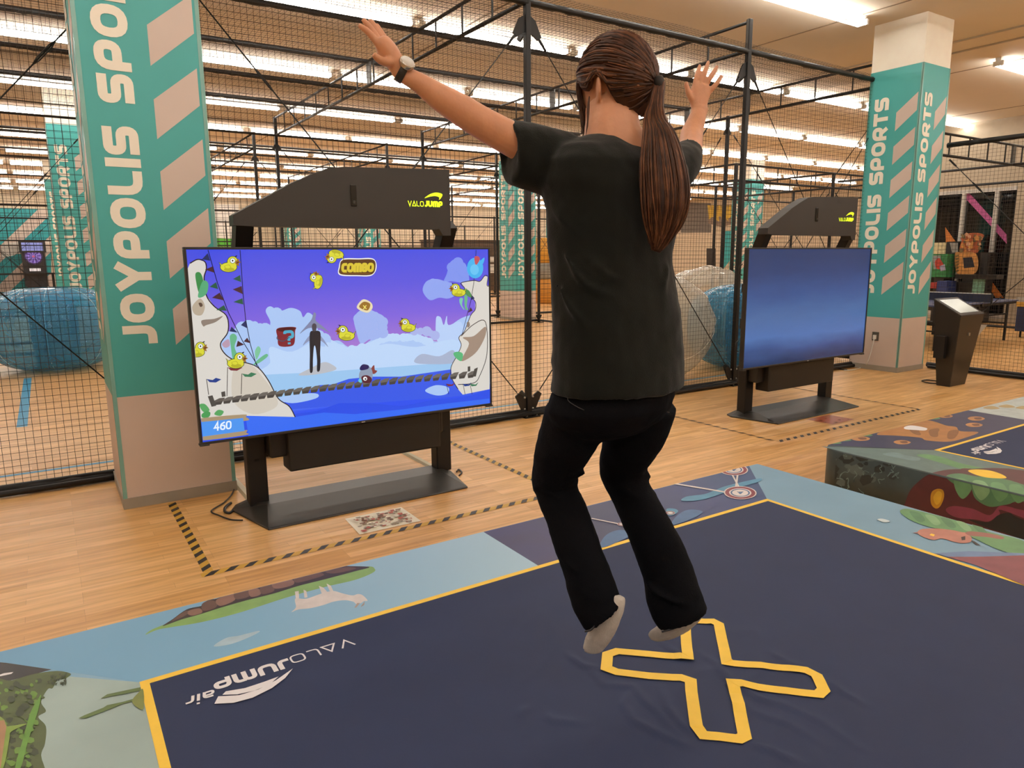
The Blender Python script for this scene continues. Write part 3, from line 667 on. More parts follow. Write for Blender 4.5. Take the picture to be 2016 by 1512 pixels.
# left cliff
rock = '#d9d4cc'; ink = scr('#2a1c22')
Lc = [(30, 160), (45, 125), (95, 100), (140, 115), (150, 160), (135, 220), (150, 330), (200, 400), (270, 450), (290, 500), (285, 570), (240, 640), (265, 700), (330, 745), (430, 768), (490, 800), (550, 880), (610, 990), (680, 1040), (718, 1108), (400, 1100), (110, 1120), (60, 700)]
P_(Lc, rock, False); a.line(Lc[1:20], .006, ink, True)
P_([(60, 400), (110, 350), (140, 400), (120, 455), (75, 450)], '#b9a994'); P_([(100, 380), (118, 378), (126, 395), (112, 404)], '#5d4a3d')
P_([(120, 490), (200, 480), (255, 462), (210, 500), (150, 520), (130, 528)], '#8f8074')
P_([(250, 640), (290, 610), (300, 650), (270, 665)], '#b99bb0')
P_([(330, 780), (430, 775), (500, 840), (580, 950), (600, 1040), (450, 1090), (320, 1000)], '#cfc6b8')
# right cliff
Rc = [(1962, 270), (1945, 265), (1950, 210), (1930, 205), (1900, 240), (1860, 235), (1780, 250), (1800, 280), (1830, 330), (1870, 370), (1870, 420), (1840, 460), (1800, 560), (1765, 600), (1780, 650), (1750, 720), (1715, 790), (1720, 860), (1760, 930), (1790, 965), (1962, 930)]
P_(Rc, rock, False); a.line(Rc[:19], .005, ink, True)
P_([(1790, 600), (1860, 590), (1935, 530), (1930, 600), (1870, 700), (1780, 750), (1830, 640)], '#a08b7b')
a.line([(1780, 590), (1860, 515), (1935, 500), (1945, 700), (1900, 840), (1860, 890), (1760, 900)], .005, ink, True)
P_([(1815, 505), (1830, 500), (1835, 525), (1820, 535)], '#8b7d72')
# foliage
for q, c in (([(80, 190), (110, 185), (130, 240), (120, 330), (100, 310), (85, 250)], '#3f8a4b'), ([(125, 240), (160, 250), (155, 310), (125, 340), (95, 335)], '#5aa878'),
             ([(300, 590), (325, 575), (345, 600), (330, 660), (350, 720), (320, 740), (305, 650)], '#69b58a'), ([(460, 690), (480, 655), (497, 680), (470, 740)], '#7cc39c'), ([(480, 740), (530, 705), (542, 720), (490, 760), (450, 775)], '#69b58a'),
             ([(105, 1030), (140, 1025), (170, 1065), (130, 1075)], '#5aa360'), ([(120, 1090), (150, 1070), (175, 1080), (165, 1108), (125, 1112)], '#4d9a55'), ([(200, 1090), (225, 1062), (260, 1072), (240, 1100)], '#5aa360'),
             ([(1730, 700), (1760, 690), (1790, 705), (1780, 750), (1745, 730)], '#5bb57a'), ([(1770, 350), (1790, 350), (1785, 390), (1800, 420), (1790, 415), (1770, 380)], '#79c7ae'), ([(1800, 330), (1820, 340), (1815, 400), (1825, 420), (1805, 415)], '#69b58a'),
             ([(1795, 290), (1830, 300), (1850, 345), (1815, 330)], '#4d8f55')): P_(q, c)
# bunting
rope = scr('#15152e')
a.line([(160, 40), (220, 250), (290, 440), (380, 620), (490, 800)], .004, rope); a.line([(365, 40), (385, 330), (400, 480), (430, 640), (470, 780)], .004, rope)
a.line([(1875, 40), (1872, 100), (1860, 250), (1840, 370), (1785, 580)], .004, rope)
for pts, c in (([(158, 60), (120, 100), (175, 108)], '#27315f'), ([(188, 145), (140, 165), (200, 185)], '#4b2c34'), ([(212, 245), (170, 275), (225, 290)], '#2d5a45'), ([(235, 312), (185, 345), (262, 362)], '#4b2c34'), ([(262, 392), (212, 424), (280, 428)], '#2d5a45'),
               ([(365, 200), (320, 225), (372, 245)], '#2d5a45'), ([(375, 270), (318, 292), (382, 322)], '#4b2c34'), ([(380, 348), (322, 372), (386, 388)], '#2d5a45'), ([(310, 530), (298, 560), (350, 568)], '#27315f'), ([(350, 620), (340, 660), (392, 645)], '#4b2c34'),
               ([(400, 490), (370, 520), (410, 540)], '#27315f'), ([(410, 600), (388, 625), (432, 636)], '#4b2c34'), ([(1850, 330), (1866, 350), (1840, 360)], '#27315f'), ([(1840, 405), (1852, 428), (1822, 440)], '#4b2c34')): P_(pts, c, False)
# little flags
for x, y0, y1, c in ((150, 865, 965, '#27408a'), (285, 790, 975, '#7c2f3c'), (376, 830, 962, '#3f7a58')):
    a.line([(x, y0), (x+14 if x == 150 else x-4, y1)], .0035, ink); P_([(x, y0), (x+40, y0+6), (x+60, y0-8), (x+95, y0+2), (x+60, y0+22), (x+20, y0+20)], c, False)
for x, c in ((1685, '#7c2f3c'), (1790, '#27408a'), (1835, '#3f7a58')):
    a.line([(x, 895), (x+14, 962)], .0035, ink); P_([(x, 895), (x+35, 900), (x+55, 885), (x+40, 908), (x+10, 912)], c, False)
# plank bridge
for k in range(30):
    u = k/29; x = 200+u*(1818-200); y = 1003-172*u-14*math.sin(math.pi*u); wv = 72-12*u
    P_([(x, y), (x+wv*.45, y-16), (x+wv*.95, y-20), (x+wv*.75, y+6), (x+wv*.6, y+24), (x+4, y+28)], '#6d665f' if k % 2 else '#5f5852', False)
    P_([(x+2, y+12), (x+wv*.7, y+4), (x+wv*.6, y+24), (x+4, y+28)], '#4a443f', False)
for q in ([(158, 975), (188, 968), (212, 1035), (182, 1042)], [(243, 948), (268, 942), (272, 975), (248, 980)], [(1820, 785), (1836, 783), (1836, 815), (1820, 818)], [(1862, 800), (1885, 790), (1872, 848), (1850, 850)]): P_(q, '#4f4a45', False)
# bucket
P_([(598, 545), (660, 532), (720, 534), (716, 560), (710, 640), (665, 658), (612, 650), (604, 600)], '#7e2430'); P_([(604, 544), (660, 533), (716, 538), (700, 556), (640, 562), (610, 556)], '#4c151d')
write(a, '?', T(645, 645), (1, 0, 0), (0, 0, 1), .085, .2, scr('#4aa8c8')); a.line([(604, 590), (602, 608), (640, 622), (680, 596)], .005, scr('#3c4b66'), True)
# player avatar
av = '#23242c'
P_([(835, 440), (850, 450), (848, 490), (895, 530), (938, 570), (900, 550), (870, 540), (800, 540), (745, 575), (800, 510), (822, 480)], '#7f86a8')
P_([(765, 650), (810, 585), (870, 580), (928, 660), (880, 620), (810, 620)], '#8d97b8')
P_([(812, 565), (838, 556), (876, 565), (878, 640), (876, 700), (878, 750), (874, 808), (856, 812), (856, 740), (846, 660), (836, 660), (830, 740), (828, 815), (810, 815), (810, 700), (808, 620)], av)
P_([(824, 520), (838, 508), (852, 520), (850, 552), (838, 560), (826, 552)], '#4d4750')
# combo sign
for m_, e in (('#f2efe6', 15), ('#5a3a1c', 8)):
    P_([(1010-e, 150), (1020, 112-e), (1120, 108-e), (1215, 110-e), (1222+e, 150), (1205, 188+e), (1110, 192+e), (1010-e*.6, 185+e)], m_)
P_([(1012, 185), (1200, 186), (1190, 192), (1020, 192)], '#7a5420', False)
write(a, 'COMBO', T(1012, 184), (1, 0, 0), (0, 0, 1), .046+.012, .3, scr('#d9c23a'), gap=.06, length=(T(1216, 184)-T(1012, 184)).x, slant=.15)
# small crest bonus
P_([(1110, 400), (1150, 355), (1200, 375), (1210, 410), (1180, 440), (1130, 425)], '#e8d9b0'); P_([(1125, 398), (1155, 370), (1195, 385), (1180, 425), (1140, 415)], '#9a6f2c'); write(a, 'X', T(1150, 418), (1, 0, 0), (0, 0, 1), .024, .25, scr('#f0e070'))
# fish with a cap
P_([(1200, 800), (1220, 775), (1225, 805), (1240, 812), (1225, 830), (1205, 828)], '#8a4440'); P_([(1125, 830), (1150, 790), (1190, 785), (1210, 820), (1205, 870), (1170, 890), (1130, 870)], '#8f9bb0')
P_([(1140, 850), (1175, 840), (1205, 860), (1195, 888), (1150, 886)], '#5b2730'); P_([(1130, 790), (1150, 770), (1185, 778), (1180, 800), (1135, 808)], '#2c2357'); a.disc((1163, 862), 13, 13, scr('#f0f0f0')); a.disc((1165, 864), 5, 6, ink)
P_([(1120, 880), (1125, 862), (1140, 868), (1140, 888)], '#66c8e0')
# balloon fish
a.disc((1866, 155), 52, 66, scr('#45b2ee')); P_([(1862, 85), (1885, 80), (1896, 100), (1875, 135), (1866, 130)], '#c0505c'); P_([(1900, 110), (1925, 88), (1920, 120), (1905, 135)], '#45b2ee'); a.disc((1862, 165), 28, 34, scr('#66c4f4'))
# yellow birds
def bird(x, y, s, ang=0, flip=1):
    ca, sa = math.cos(ang), math.sin(ang)
    def Q(pts): return [(x+(px*flip*ca-py*sa)*s, y+(px*flip*sa+py*ca)*s) for px, py in pts]
    def el(cx, cy, rx, ry, c, n=20): a.poly(Q([(cx+rx*math.cos(2*math.pi*i/n), cy+ry*math.sin(2*math.pi*i/n)) for i in range(n)]), scr(c))
    o1, y1, y2 = '#4b5520', '#d9d63c', '#b5b02c'
    P_(Q([(-48, 8), (-74, -14), (-66, 2), (-62, 26), (-40, 34)]), o1); el(-10, 20, 56, 33, o1); el(16, -14, 37, 38, o1)
    P_(Q([(-46, 12), (-68, -8), (-60, 6), (-56, 24), (-40, 30)]), y1); el(-10, 20, 52, 29, y1); el(16, -14, 33, 34, y1); el(-6, 34, 34, 12, y2)
    P_(Q([(-36, 12), (-8, 4), (6, 20), (-8, 32), (-30, 28)]), y2); P_(Q([(-32, 12), (-10, 7), (2, 19), (-10, 27), (-28, 24)]), y1)
    P_(Q([(38, -22), (58, -34), (56, -20), (68, -12), (54, -4), (58, 12), (40, 4), (32, -8)]), '#9a6a2c'); P_(Q([(42, -14), (60, -14), (44, -4)]), '#5a3418')
    P_(Q([(30, -50), (44, -56), (40, -46)]), '#222218')
    c = Q([(16, -22)])[0]; a.disc(c, 18*s, 18*s, scr('#3f5a5c')); a.disc(c, 15*s, 15*s, scr('#eef2f0')); a.disc(c, 5*s, 6*s, ink)
bird(300, 130, 1.0); bird(1035, 570, .95, 0, -1); bird(1430, 520, .85, 0, -1); bird(345, 745, 1.0); bird(95, 675, .95); bird(1752, 296, .82, 0, -1)
bird(965, 82, .9, math.pi+.2, 1); bird(848, 232, .85, -1.35)
# score plate
P_([(108, 1115), (380, 1090), (400, 1105), (400, 1130), (110, 1140)], '#a89272'); P_([(112, 1232), (385, 1190), (402, 1205), (395, 1222), (118, 1256)], '#a89272')
P_([(112, 1138), (382, 1112), (392, 1195), (116, 1232)], '#4f95ee', False)
write(a, '460', T(196, 1196), (1, 0, 0), (0, 0, 1), .05, .17, scr('#e8f2ff'), gap=.14, length=(T(308, 1180)-T(196, 1180)).x, slant=.1)
# faint room reflections belong to the glass, left to the renderer
a.build('screen', D1)
# ================================================================ FLOOR TAPES, POSTERS, CORDS
ty_m = mat('tape_yellow', '#c99a35', rough=.5, var=.05); tb_m = mat('tape_black', '#1d1814', rough=.5)
def hazard(p, q, wd, label, n, faint=False, flip=1):
    p = V((*p, 0)); q = V((*q, 0)); d = (q-p).normalized(); s = V((0, 0, 1)).cross(d)*flip
    a = Art(None, (0, 0, 1), lift=.0012); m1 = ty_m if not faint else mat('tape_worn', '#c2935a', rough=.5)
    a.poly([p-s*wd/2, q-s*wd/2, q+s*wd/2, p+s*wd/2], m1, raw=True)
    L = (q-p).length
    for i in range(n):
        u = L*(i+.1)/n; k = L/n*.46
        a.poly([p+d*u-s*wd/2, p+d*(u+k)-s*wd/2, p+d*min(L, u+k+wd*.9)+s*wd/2, p+d*min(L, u+wd*.9)+s*wd/2], tb_m, raw=True)
    o = a.build('floor_tape'); tag(o, label, 'tape', 'hazard tapes on the floor'); return o
hazard((.52, 3.75), (2.86, 3.75), .05, 'black and yellow tape on the floor in front of the lit screen stand', 24)
hazard((.56, 3.78), (.56, 5.05), .05, 'black and yellow tape running back along the left side of the lit screen stand', 12, flip=-1)
hazard((2.84, 3.78), (2.84, 5.78), .05, 'black and yellow tape running back along the right side of the lit screen stand', 22, flip=-1)
hazard((5.2, 3.78), (7.54, 3.78), .05, 'worn black dashed tape on the floor in front of the dark screen stand', 24, True)
hazard((5.2, 3.81), (5.2, 5.8), .04, 'worn black dashed tape left of the dark screen stand', 20, True)
hazard((7.53, 3.81), (7.53, 5.8), .04, 'worn black dashed tape right of the dark screen stand', 20, True)
def poster(c, pts, cols, label, seed):
    a = Art(lambda x, y: onz(x, y, 0), (0, 0, 1), lift=.0022); a.poly(c, cols[0]); rnd = random.Random(seed)
    A0, A1, A2, A3 = [V((*p, 0)) for p in c]
    for i in range(pts):
        u, v = .05+rnd.random()*.86, .08+rnd.random()*.8; du, dv = .02+rnd.random()*.09, .03+rnd.random()*.09
        f = lambda u, v: tuple(((A0.lerp(A1, u)).lerp(A3.lerp(A2, u), v))[:2])
        a.poly([f(u, v), f(min(.97, u+du), v+.01), f(min(.97, u+du*.8), min(.96, v+dv)), f(u+.01, min(.96, v+dv*.9))], cols[1+i % (len(cols)-1)])
    o = a.build('floor_poster'); tag(o, label, 'poster', 'instruction posters on the floor')
poster([(679, 1022), (790, 999), (829, 1026), (708, 1053)], 130, [mat('poster_cream', '#efe4c4', rough=.35), mat('pr1', '#9a8a72'), mat('pr2', '#7a5a44'), mat('pr3', '#b6604e'), mat('pr4', '#efe6cc')], 'pale printed instruction sheet on the floor in front of the lit screen', 3)
poster([(1588, 826), (1632, 817), (1682, 826), (1640, 836)], 24, [mat('poster_red', '#9a4a30', rough=.35), mat('pr5', '#5a2418'), mat('pr6', '#b8683a'), mat('pr7', '#8a7a52')], 'dark red printed sheet on the floor in front of the dark blue screen', 5)
cv = mat('cord_cover', '#c9bd9c', rough=.5)
for x, ya, yb, lb in ((1.02, 4.78, 5.6, 'cream cord cover on the floor between the big pillar and the lit screen stand'), (2.37, 4.78, 5.76, 'cream cord cover on the floor behind the right post of the lit screen stand')):
    mb = MB(); mb.rings([[V((x-.03, y, 0)), V((x-.016, y, .016)), V((x+.016, y, .016)), V((x+.03, y, 0))] for y in (ya, yb)], smooth=False); o = mb.build('cord_cover', cv); tag(o, lb, 'cord cover')
cb_m = mat('black_cord', '#17120f', rough=.5)
def cord(pts, r, label):
    mb = MB(); mb.tube(catmull(pts, 6, False), r, 6); o = mb.build('power_cord', cb_m); tag(o, label, 'cord')
z_ = lambda x, y: tuple(onz(x, y, .008))
cord([z_(461, 963), z_(455, 975), z_(440, 990), z_(416, 1006), z_(432, 1015), z_(455, 1023), z_(478, 1024)], .005, 'thin dark cord looping over the floor from the big pillar to the lit screen stand')
cord([z_(455, 990), z_(450, 993), z_(443, 1000), z_(443, 1007), z_(451, 1010), z_(458, 1006)], .009, 'thick black cord loop beside the left end of the lit screen base')
cord([z_(899, 929), z_(903, 924), z_(909, 930), z_(904, 936)], .006, 'small black cord loop beside the right end of the lit screen base')
cord([z_(1640, 725), z_(1655, 727), z_(1668, 728)], .008, 'short black cord end on the floor behind the dark screen stand')
cord([z_(1848, 755), z_(1830, 754), z_(1815, 750), z_(1825, 748), z_(1845, 750)], .007, 'black cord loop on the floor left of the black kiosk')
# blue court tape lines on the pitch floor
bt = mat('blue_tape', '#3f8fb8', rough=.5)
def tape_line(p, q, wd, label):
    a = Art(None, (0, 0, 1), lift=.0015); p = V((*p, 0)); q = V((*q, 0)); s = V((0, 0, 1)).cross((q-p).normalized())*wd/2
    a.poly([p-s, q-s, q+s, p+s], bt, raw=True); o = a.build('court_tape'); tag(o, label, 'tape', 'blue court tapes')
tape_line((-.33, 8.3), (-.33, 11.8), .09, 'blue tape line running away from the net below the left blue ball')
tape_line((-5.2, 6.42), (10, 6.42), .05, 'long blue tape line on the pitch floor just behind the front net')
# ================================================================ KIOSK
t = empty('kiosk', (9.3, 4.35, 0), 'black tapered kiosk with a slanted lit top screen beside the right pillar', 'kiosk')
mb = MB(); f = [V((9.1, 4.24, 0)), V((9.48, 4.24, 0)), V((9.48, 4.40, 0)), V((9.1, 4.40, 0))]; g_ = [V((9.05, 4.17, .86)), V((9.62, 4.17, .86)), V((9.62, 4.50, 1.045)), V((9.05, 4.50, 1.045))]
mb.rings([f, [a_*.02+b_*.98 for a_, b_ in zip(f, g_)], g_, [p+V((0, 0, .02)) for p in g_]], smooth=False); bevel(mb.build('body', mat('kiosk_black', '#1a1613', rough=.4), t), .008)
nr = (g_[1]-g_[0]).cross(g_[3]-g_[0]).normalized()
k0, k1, k2, k3 = [p+V((0, 0, .02)) for p in g_]
bl = lambda u, v: (k0.lerp(k1, u)).lerp(k3.lerp(k2, u), v)+nr*.002
kg = gradmat('kiosk_glow', [(0, '#d8d2bc'), (.5, '#8f8b80'), (1, '#b9b6aa')], 0, 9.05, 9.6, noisy=.5)
mb = MB(); mb.add([bl(.1, .12), bl(.9, .12), bl(.9, .88), bl(.1, .88)], [(0, 1, 2, 3)]); mb.build('touch_screen', kg, t)
mb = MB(); mb.box((9.3, 4.172, .62), (9.325, 4.19, .655)); mb.build('lock', mat('zinc', '#c9c4ba', rough=.3, metal=.8), t)
mb = MB(); mb.box((9.0, 4.30, .35), (9.06, 4.42, .62)); mb.build('side_bracket', black, t)
mb = MB(); p = onx(1926, 642, 9.66); mb.add([p+V((0, .1, .02)), p+V((.02, -.09, .02)), p+V((.03, -.0, -.12)), p+V((0, .1, -.16)), p+V((.004, .1, .02)), p+V((.024, -.09, .02)), p+V((.034, -.0, -.12)), p+V((.004, .1, -.16))], [(0, 1, 2, 3), (7, 6, 5, 4), (0, 4, 5, 1), (1, 5, 6, 2), (2, 6, 7, 3), (3, 7, 4, 0)]); o = mb.build('paper_sheet', wh, t)
# ================================================================ INFLATABLE MATS
HM = .30
def mat_body(x0, x1, y0, y1, m, parent, r=.13, tight=False):
    mb = MB(); corners = [(x1-r, y1-r, 0), (x0+r, y1-r, 90), (x0+r, y0+r, 180), (x1-r, y0+r, 270)]
    def ring(inset, z, rr):
        out = []
        for cx, cy, a0 in corners:
            for k in range(9):
                an = math.radians(a0+90*k/8); out.append(V((cx+(rr-inset)*math.cos(an), cy+(rr-inset)*math.sin(an), z)))
        return out
    prof = [(.012, 0), (0, .02), (-.012, HM*.5), (-.006, HM-.06), (.0, HM-.03), (.01, HM-.012), (.03, HM)]
    if tight: prof = [(0, 0), (0, HM*.5), (0, HM-.008), (.003, HM-.002), (.008, HM)]
    mb.rings([ring(i, z, r) for i, z in prof]); return mb.build('air_body', m, parent)
navy = None
def navy_mat(cx, cy):
    m = mat('navy_fabric', '#202a48', rough=.7, var=.05, scale=5, spec=.32, sheen=0); nt = m.node_tree; b = nt.nodes['Principled BSDF']; L = nt.links.new
    tc = nt.nodes.new('ShaderNodeTexCoord')
    wv = nt.nodes.new('ShaderNodeTexNoise'); wv.inputs['Scale'].default_value = 350; L(tc.outputs['Object'], wv.inputs['Vector'])
    bp = nt.nodes.new('ShaderNodeBump'); bp.inputs['Strength'].default_value = .12; bp.inputs['Distance'].default_value = .002
    L(wv.outputs['Fac'], bp.inputs['Height']); L(bp.outputs[0], b.inputs['Normal'])
    return m
yel = mat('yellow_print', '#f7cb45', rough=.55, var=.04, scale=20)
wprint = mat('white_print', '#e9e4e4', rough=.5, var=.02)
CREASE = [[(430, 330), (480, 420), (540, 490), (700, 500), (760, 570), (850, 650), (930, 740), (980, 830)], [(700, 510), (650, 600), (700, 690), (900, 790), (1080, 860)], [(1080, 310), (1180, 370), (1240, 460), (1400, 560), (1560, 610), (1760, 690), (1990, 850)],
    [(1480, 300), (1600, 370), (1680, 380)], [(1800, 460), (1900, 540), (2016, 600)], [(860, 500), (900, 620), (960, 700), (1040, 760)], [(80, 680), (90, 640), (130, 615)], [(210, 650), (240, 690), (440, 710)], [(1360, 820), (1500, 870), (1700, 950)],
    [(1300, 560), (1380, 640), (1600, 720), (1800, 840)], [(850, 240), (940, 300), (1000, 330)], [(340, 320), (420, 380), (520, 400)]]
CREASE = [[onz(1000+x/2.88, 1180+y/2.88, HM).to_2d() for x, y in c_] for c_ in CREASE]
def crease(x, y):
    h = 0; p = V((x, y))
    for k, c_ in enumerate(CREASE):
        n = len(c_)-1
        for i in range(n):
            a_, b_ = c_[i], c_[i+1]; d = b_-a_; u = max(0, min(1, (p-a_).dot(d)/d.length_squared)); q = p-(a_+d*u)
            if abs(q.x) > .06 or abs(q.y) > .06: continue
            r = q.length; s_ = 1 if d.x*q.y-d.y*q.x > 0 else -1; w_ = math.sin(math.pi*min(.97, max(.03, (i+u)/n)))**.5
            h = max(h, w_*(.005+.0012*(k % 3))*math.exp(-(r/(.020 if s_ > 0 else .009))**2))
    return h
def field_height(x, y, cx, cy):
    """soft creases of the cloth around the jumping cross"""
    d = math.hypot(x-cx, y-cy)
    m = max(0, 1-d/.95)**1.2
    u = (x-cx)*.80+(y-cy)*.60; v = -(x-cx)*.60+(y-cy)*.80
    w1 = noise.noise(V((u*1.2, v*4.2, 1.3)))+.45*noise.noise(V((u*2.6, v*9, 7.3)))
    ridge = max(0, 1-abs(w1)*4.5)**2
    return HM+.0012+m*ridge*.004+crease(x, y)
def play_field(x0, x1, y0, y1, parent, cx, cy, fine=True):
    mb = MB(); nx, ny = (300, 200) if fine else (4, 4)
    vs = [V((x0+(x1-x0)*i/nx, y0+(y1-y0)*j/ny, 0)) for j in range(ny+1) for i in range(nx+1)]
    for p in vs: p.z = field_height(p.x, p.y, cx, cy) if fine else HM+.001
    mb.add(vs, [(j*(nx+1)+i, j*(nx+1)+i+1, (j+1)*(nx+1)+i+1, (j+1)*(nx+1)+i) for j in range(ny) for i in range(nx)], 0, True)
    return mb.build('playing_surface', navy_mat(cx, cy), parent)
def strip_on_field(mbn, P, wd, h, cx, cy, closed=True, fine=True):
    N = len(P); L = []; R = []
    for i in range(N):
        a_, b_ = V(P[(i-1) % N]), V(P[(i+1) % N]); p = V(P[i]); d1 = (p-a_).normalized(); d2 = (b_-p).normalized(); t = (d1+d2).normalized()
        q = V((-t.y, t.x, 0)); k = 1/max(.5, q.dot(V((-d1.y, d1.x, 0))))
        for lst, s in ((L, 1), (R, -1)):
            v = p+q*s*wd/2*k; v.z = (field_height(v.x, v.y, cx, cy) if fine else HM+.001)+h; zz = max(field_height(p.x+q.x*o_*wd, p.y+q.y*o_*wd, cx, cy) for o_ in (-.55, -.3, 0, .3, .55)) if fine else v.z-h; v.z = zz+h; lst.append(v)
    mbn.add(L+R, [(N+i, N+(i+1) % N, (i+1) % N, i) for i in range(N)])
def dens(P, step=.02, closed=True):
    out = []; n = len(P)
    for i in range(n if closed else n-1):
        a_, b_ = V(P[i]), V(P[(i+1) % n]); k = max(1, int((b_-a_).length/step))
        out += [tuple(a_.lerp(b_, j/k)) for j in range(k)]
    return out
M1 = (-.42, 3.69, -.07, 2.83); F1 = (.122, 3.157, .425, 2.338); DX = 4.775
def mat_common(dx, t, fine):
    play_field(F1[0]+dx, F1[1]+dx, F1[2], F1[3], t, 1.645+dx, 1.38, fine)
    a = Art(None, (0, 0, 1), lift=.0014); a.h = .0014
    e = [(F1[0]+dx+.012, F1[3]-.012, HM), (F1[1]+dx-.012, F1[3]-.012, HM), (F1[1]+dx-.012, F1[2]+.012, HM), (F1[0]+dx+.012, F1[2]+.012, HM)]
    a.strip([V(p) for p in e[::-1]], .026, yel, True); a.build('yellow_border', t)
    a = Art(None, (0, 0, 1), lift=.0012); z = HM
    # logo, read from the far side
    ox = lambda p: p
    write(a, 'VALO', (.765+dx, 2.222, z), (-1, 0, 0), (0, -1, 0), .050, .12, wprint, gap=.22, length=.215)
    write(a, 'JUMP', (.545+dx, 2.215, z), (-1, 0, 0), (0, -1, 0), .058, .26, wprint, gap=.1, length=.235)
    write(a, 'air', (.309+dx, 2.165, z), (-1, 0, 0), (0, -1, 0), .058, .15, wprint, gap=.14, length=.08, slant=.2)
    q = lambda pts: [tuple(onz(x/2.6526, 1080+y/2.6526, HM)+V((dx, 0, 0))) for x, y in pts]
    a.poly(q([(1530, 632), (1490, 682), (1420, 735), (1320, 785), (1220, 812), (1120, 817), (1140, 778), (1250, 772), (1350, 742), (1440, 695)]), wprint, raw=True)
    a.poly(q([(1456, 674), (1380, 702), (1280, 735), (1180, 752), (1162, 770), (1240, 768), (1330, 748), (1410, 715)]), wprint, raw=True)
    a.build('lettering', t)
t = M_1 = empty('inflatable_mat', (1.64, 1.38, 0), 'near inflatable jumping mat under the woman, navy with a yellow cross', 'inflatable mat', 'inflatable jumping mats')
body_blue = mat('mat_sky', '#84aec8', rough=.5, var=.03, scale=2)
mat_body(*M1, body_blue, t); mat_common(0, t, True)
cx, cy = 1.645, 1.38
q3 = lambda x, y: tuple(onz(1000+x/2.88, 1180+y/2.88, HM))
cr = [(1007, 150), (1008, 200), (1012, 260), (1020, 335), (940, 330), (800, 316), (620, 300), (565, 318), (558, 398), (618, 418), (800, 440), (980, 452), (1036, 472), (1040, 530), (1050, 600), (1068, 730), (1108, 778), (1200, 785), (1310, 800), (1342, 785), (1325, 700), (1306, 600), (1274, 490), (1380, 500), (1540, 522), (1660, 535), (1762, 545), (1790, 520), (1750, 440), (1690, 408), (1600, 398), (1400, 380), (1240, 366), (1228, 300), (1212, 230), (1195, 150), (1160, 132), (1080, 128), (1030, 128)]
mb = MB(); strip_on_field(mb, dens([q3(*p) for p in cr])[::-1], .036, .0034, cx, cy); mb.build('cross_mark', yel, t)
g_sky = gradmat('print_sky', [(0, '#6a9dc0'), (.35, '#7eabc8'), (.7, '#9fc0d2'), (1, '#b0cbd8')], 0, -.4-1.64, 2.1-1.64, emission=False, rough=.5)
z3 = lambda x, y: onz(x, y, HM)
ci = (F1[0]+.002, F1[3]-.002); 
a = Art(z3, (0, 0, 1), lift=.0002, step=.000012, tilt=0, clip=((0, 1, M1[0]+.03), (0, -1, M1[1]-.03), (1, -1, M1[3]-.032)))
# front border panels
bx, by = onz(950, 1046, HM), onz(1057, 1112, HM); ex, ey = onz(1481, 911, HM), onz(1510, 981, HM)
a.poly([(-.42, 2.9, HM), (F1[0], F1[3], HM), (by.x, F1[3], HM), (bx.x, 2.9, HM)], g_sky, raw=True)
g_dk = gradmat('print_night', [(0, '#362d36'), (.14, '#33315a'), (.3, '#2b3050'), (.55, '#2a3358'), (.8, '#2f3a66'), (1, '#31456a')], 0, 1.85-1.64, 3.4-1.64, emission=False, rough=.5, noisy=.25)
a.poly([(bx.x, 2.9, HM), (by.x, F1[3], HM), (F1[1], F1[3], HM), (ex.x+.02, 2.9, HM)], g_dk, raw=True)
g_rt = mat('print_bluegrey', '#7a9cb0', rough=.5, var=.06, scale=3)
a.poly([(ex.x+.02, 2.9, HM), (F1[1], F1[3], HM), (F1[1], -.07, HM), (3.8, -.07, HM), (3.8, 2.9, HM)], g_rt, raw=True)
g_lf = mat('print_mist', '#9aada8', rough=.5, var=.16, scale=1.6)
a.poly([(-.42, 2.81, HM), (F1[0], F1[3], HM), (F1[0], -.07, HM), (-.42, -.07, HM)], g_lf, raw=True)
a.poly([(F1[0], F1[2], HM), (F1[1], F1[2], HM), (F1[1], -.07, HM), (F1[0], -.07, HM)], g_sky, raw=True)
c4 = lambda pts: [(x/2.6526, 1080+y/2.6526) for x, y in pts]
pc = lambda n, c: mat(n, c, rough=.5, var=.12, scale=14)
gn, br1, br2, br3 = pc('print_grass', '#7da05a'), pc('print_rock', '#5a4036'), pc('print_rock_lit', '#7d5c4e'), pc('print_rock_dark', '#2a1c18')
a.poly(c4([(760, 450), (790, 425), (850, 400), (1000, 340), (1300, 230), (1600, 150), (1900, 95), (1958, 108), (1940, 130), (1850, 165), (1700, 200), (1500, 255), (1250, 335), (1050, 385), (900, 410), (820, 425)]), gn, True)
a.poly(c4([(850, 405), (900, 370), (975, 318), (1050, 300), (1060, 285), (1100, 265), (1130, 262), (1215, 230), (1300, 212), (1420, 185), (1430, 172), (1520, 158), (1640, 120), (1760, 92), (1830, 92), (1930, 97), (1850, 120), (1700, 160), (1560, 195), (1430, 235), (1290, 270), (1150, 310), (1040, 345), (950, 370)]), br3, True)
for q, m_ in (([(975, 330), (1040, 312), (1055, 335), (1000, 350)], br2), ([(1055, 290), (1100, 270), (1135, 285), (1120, 312), (1062, 325)], br1), ([(1130, 268), (1215, 236), (1225, 270), (1150, 300)], br2), ([(1225, 235), (1295, 218), (1300, 250), (1235, 265)], br1),
              ([(1300, 215), (1350, 210), (1360, 240), (1310, 252)], br2), ([(1360, 205), (1420, 192), (1430, 222), (1370, 238)], br1), ([(1425, 180), (1520, 162), (1530, 190), (1440, 210)], br2), ([(1540, 158), (1640, 126), (1690, 140), (1560, 178)], br1), ([(900, 375), (970, 325), (975, 345), (915, 375)], br1), ([(1700, 120), (1800, 98), (1860, 105), (1750, 130)], br1)): a.poly(c4(q), m_, True)
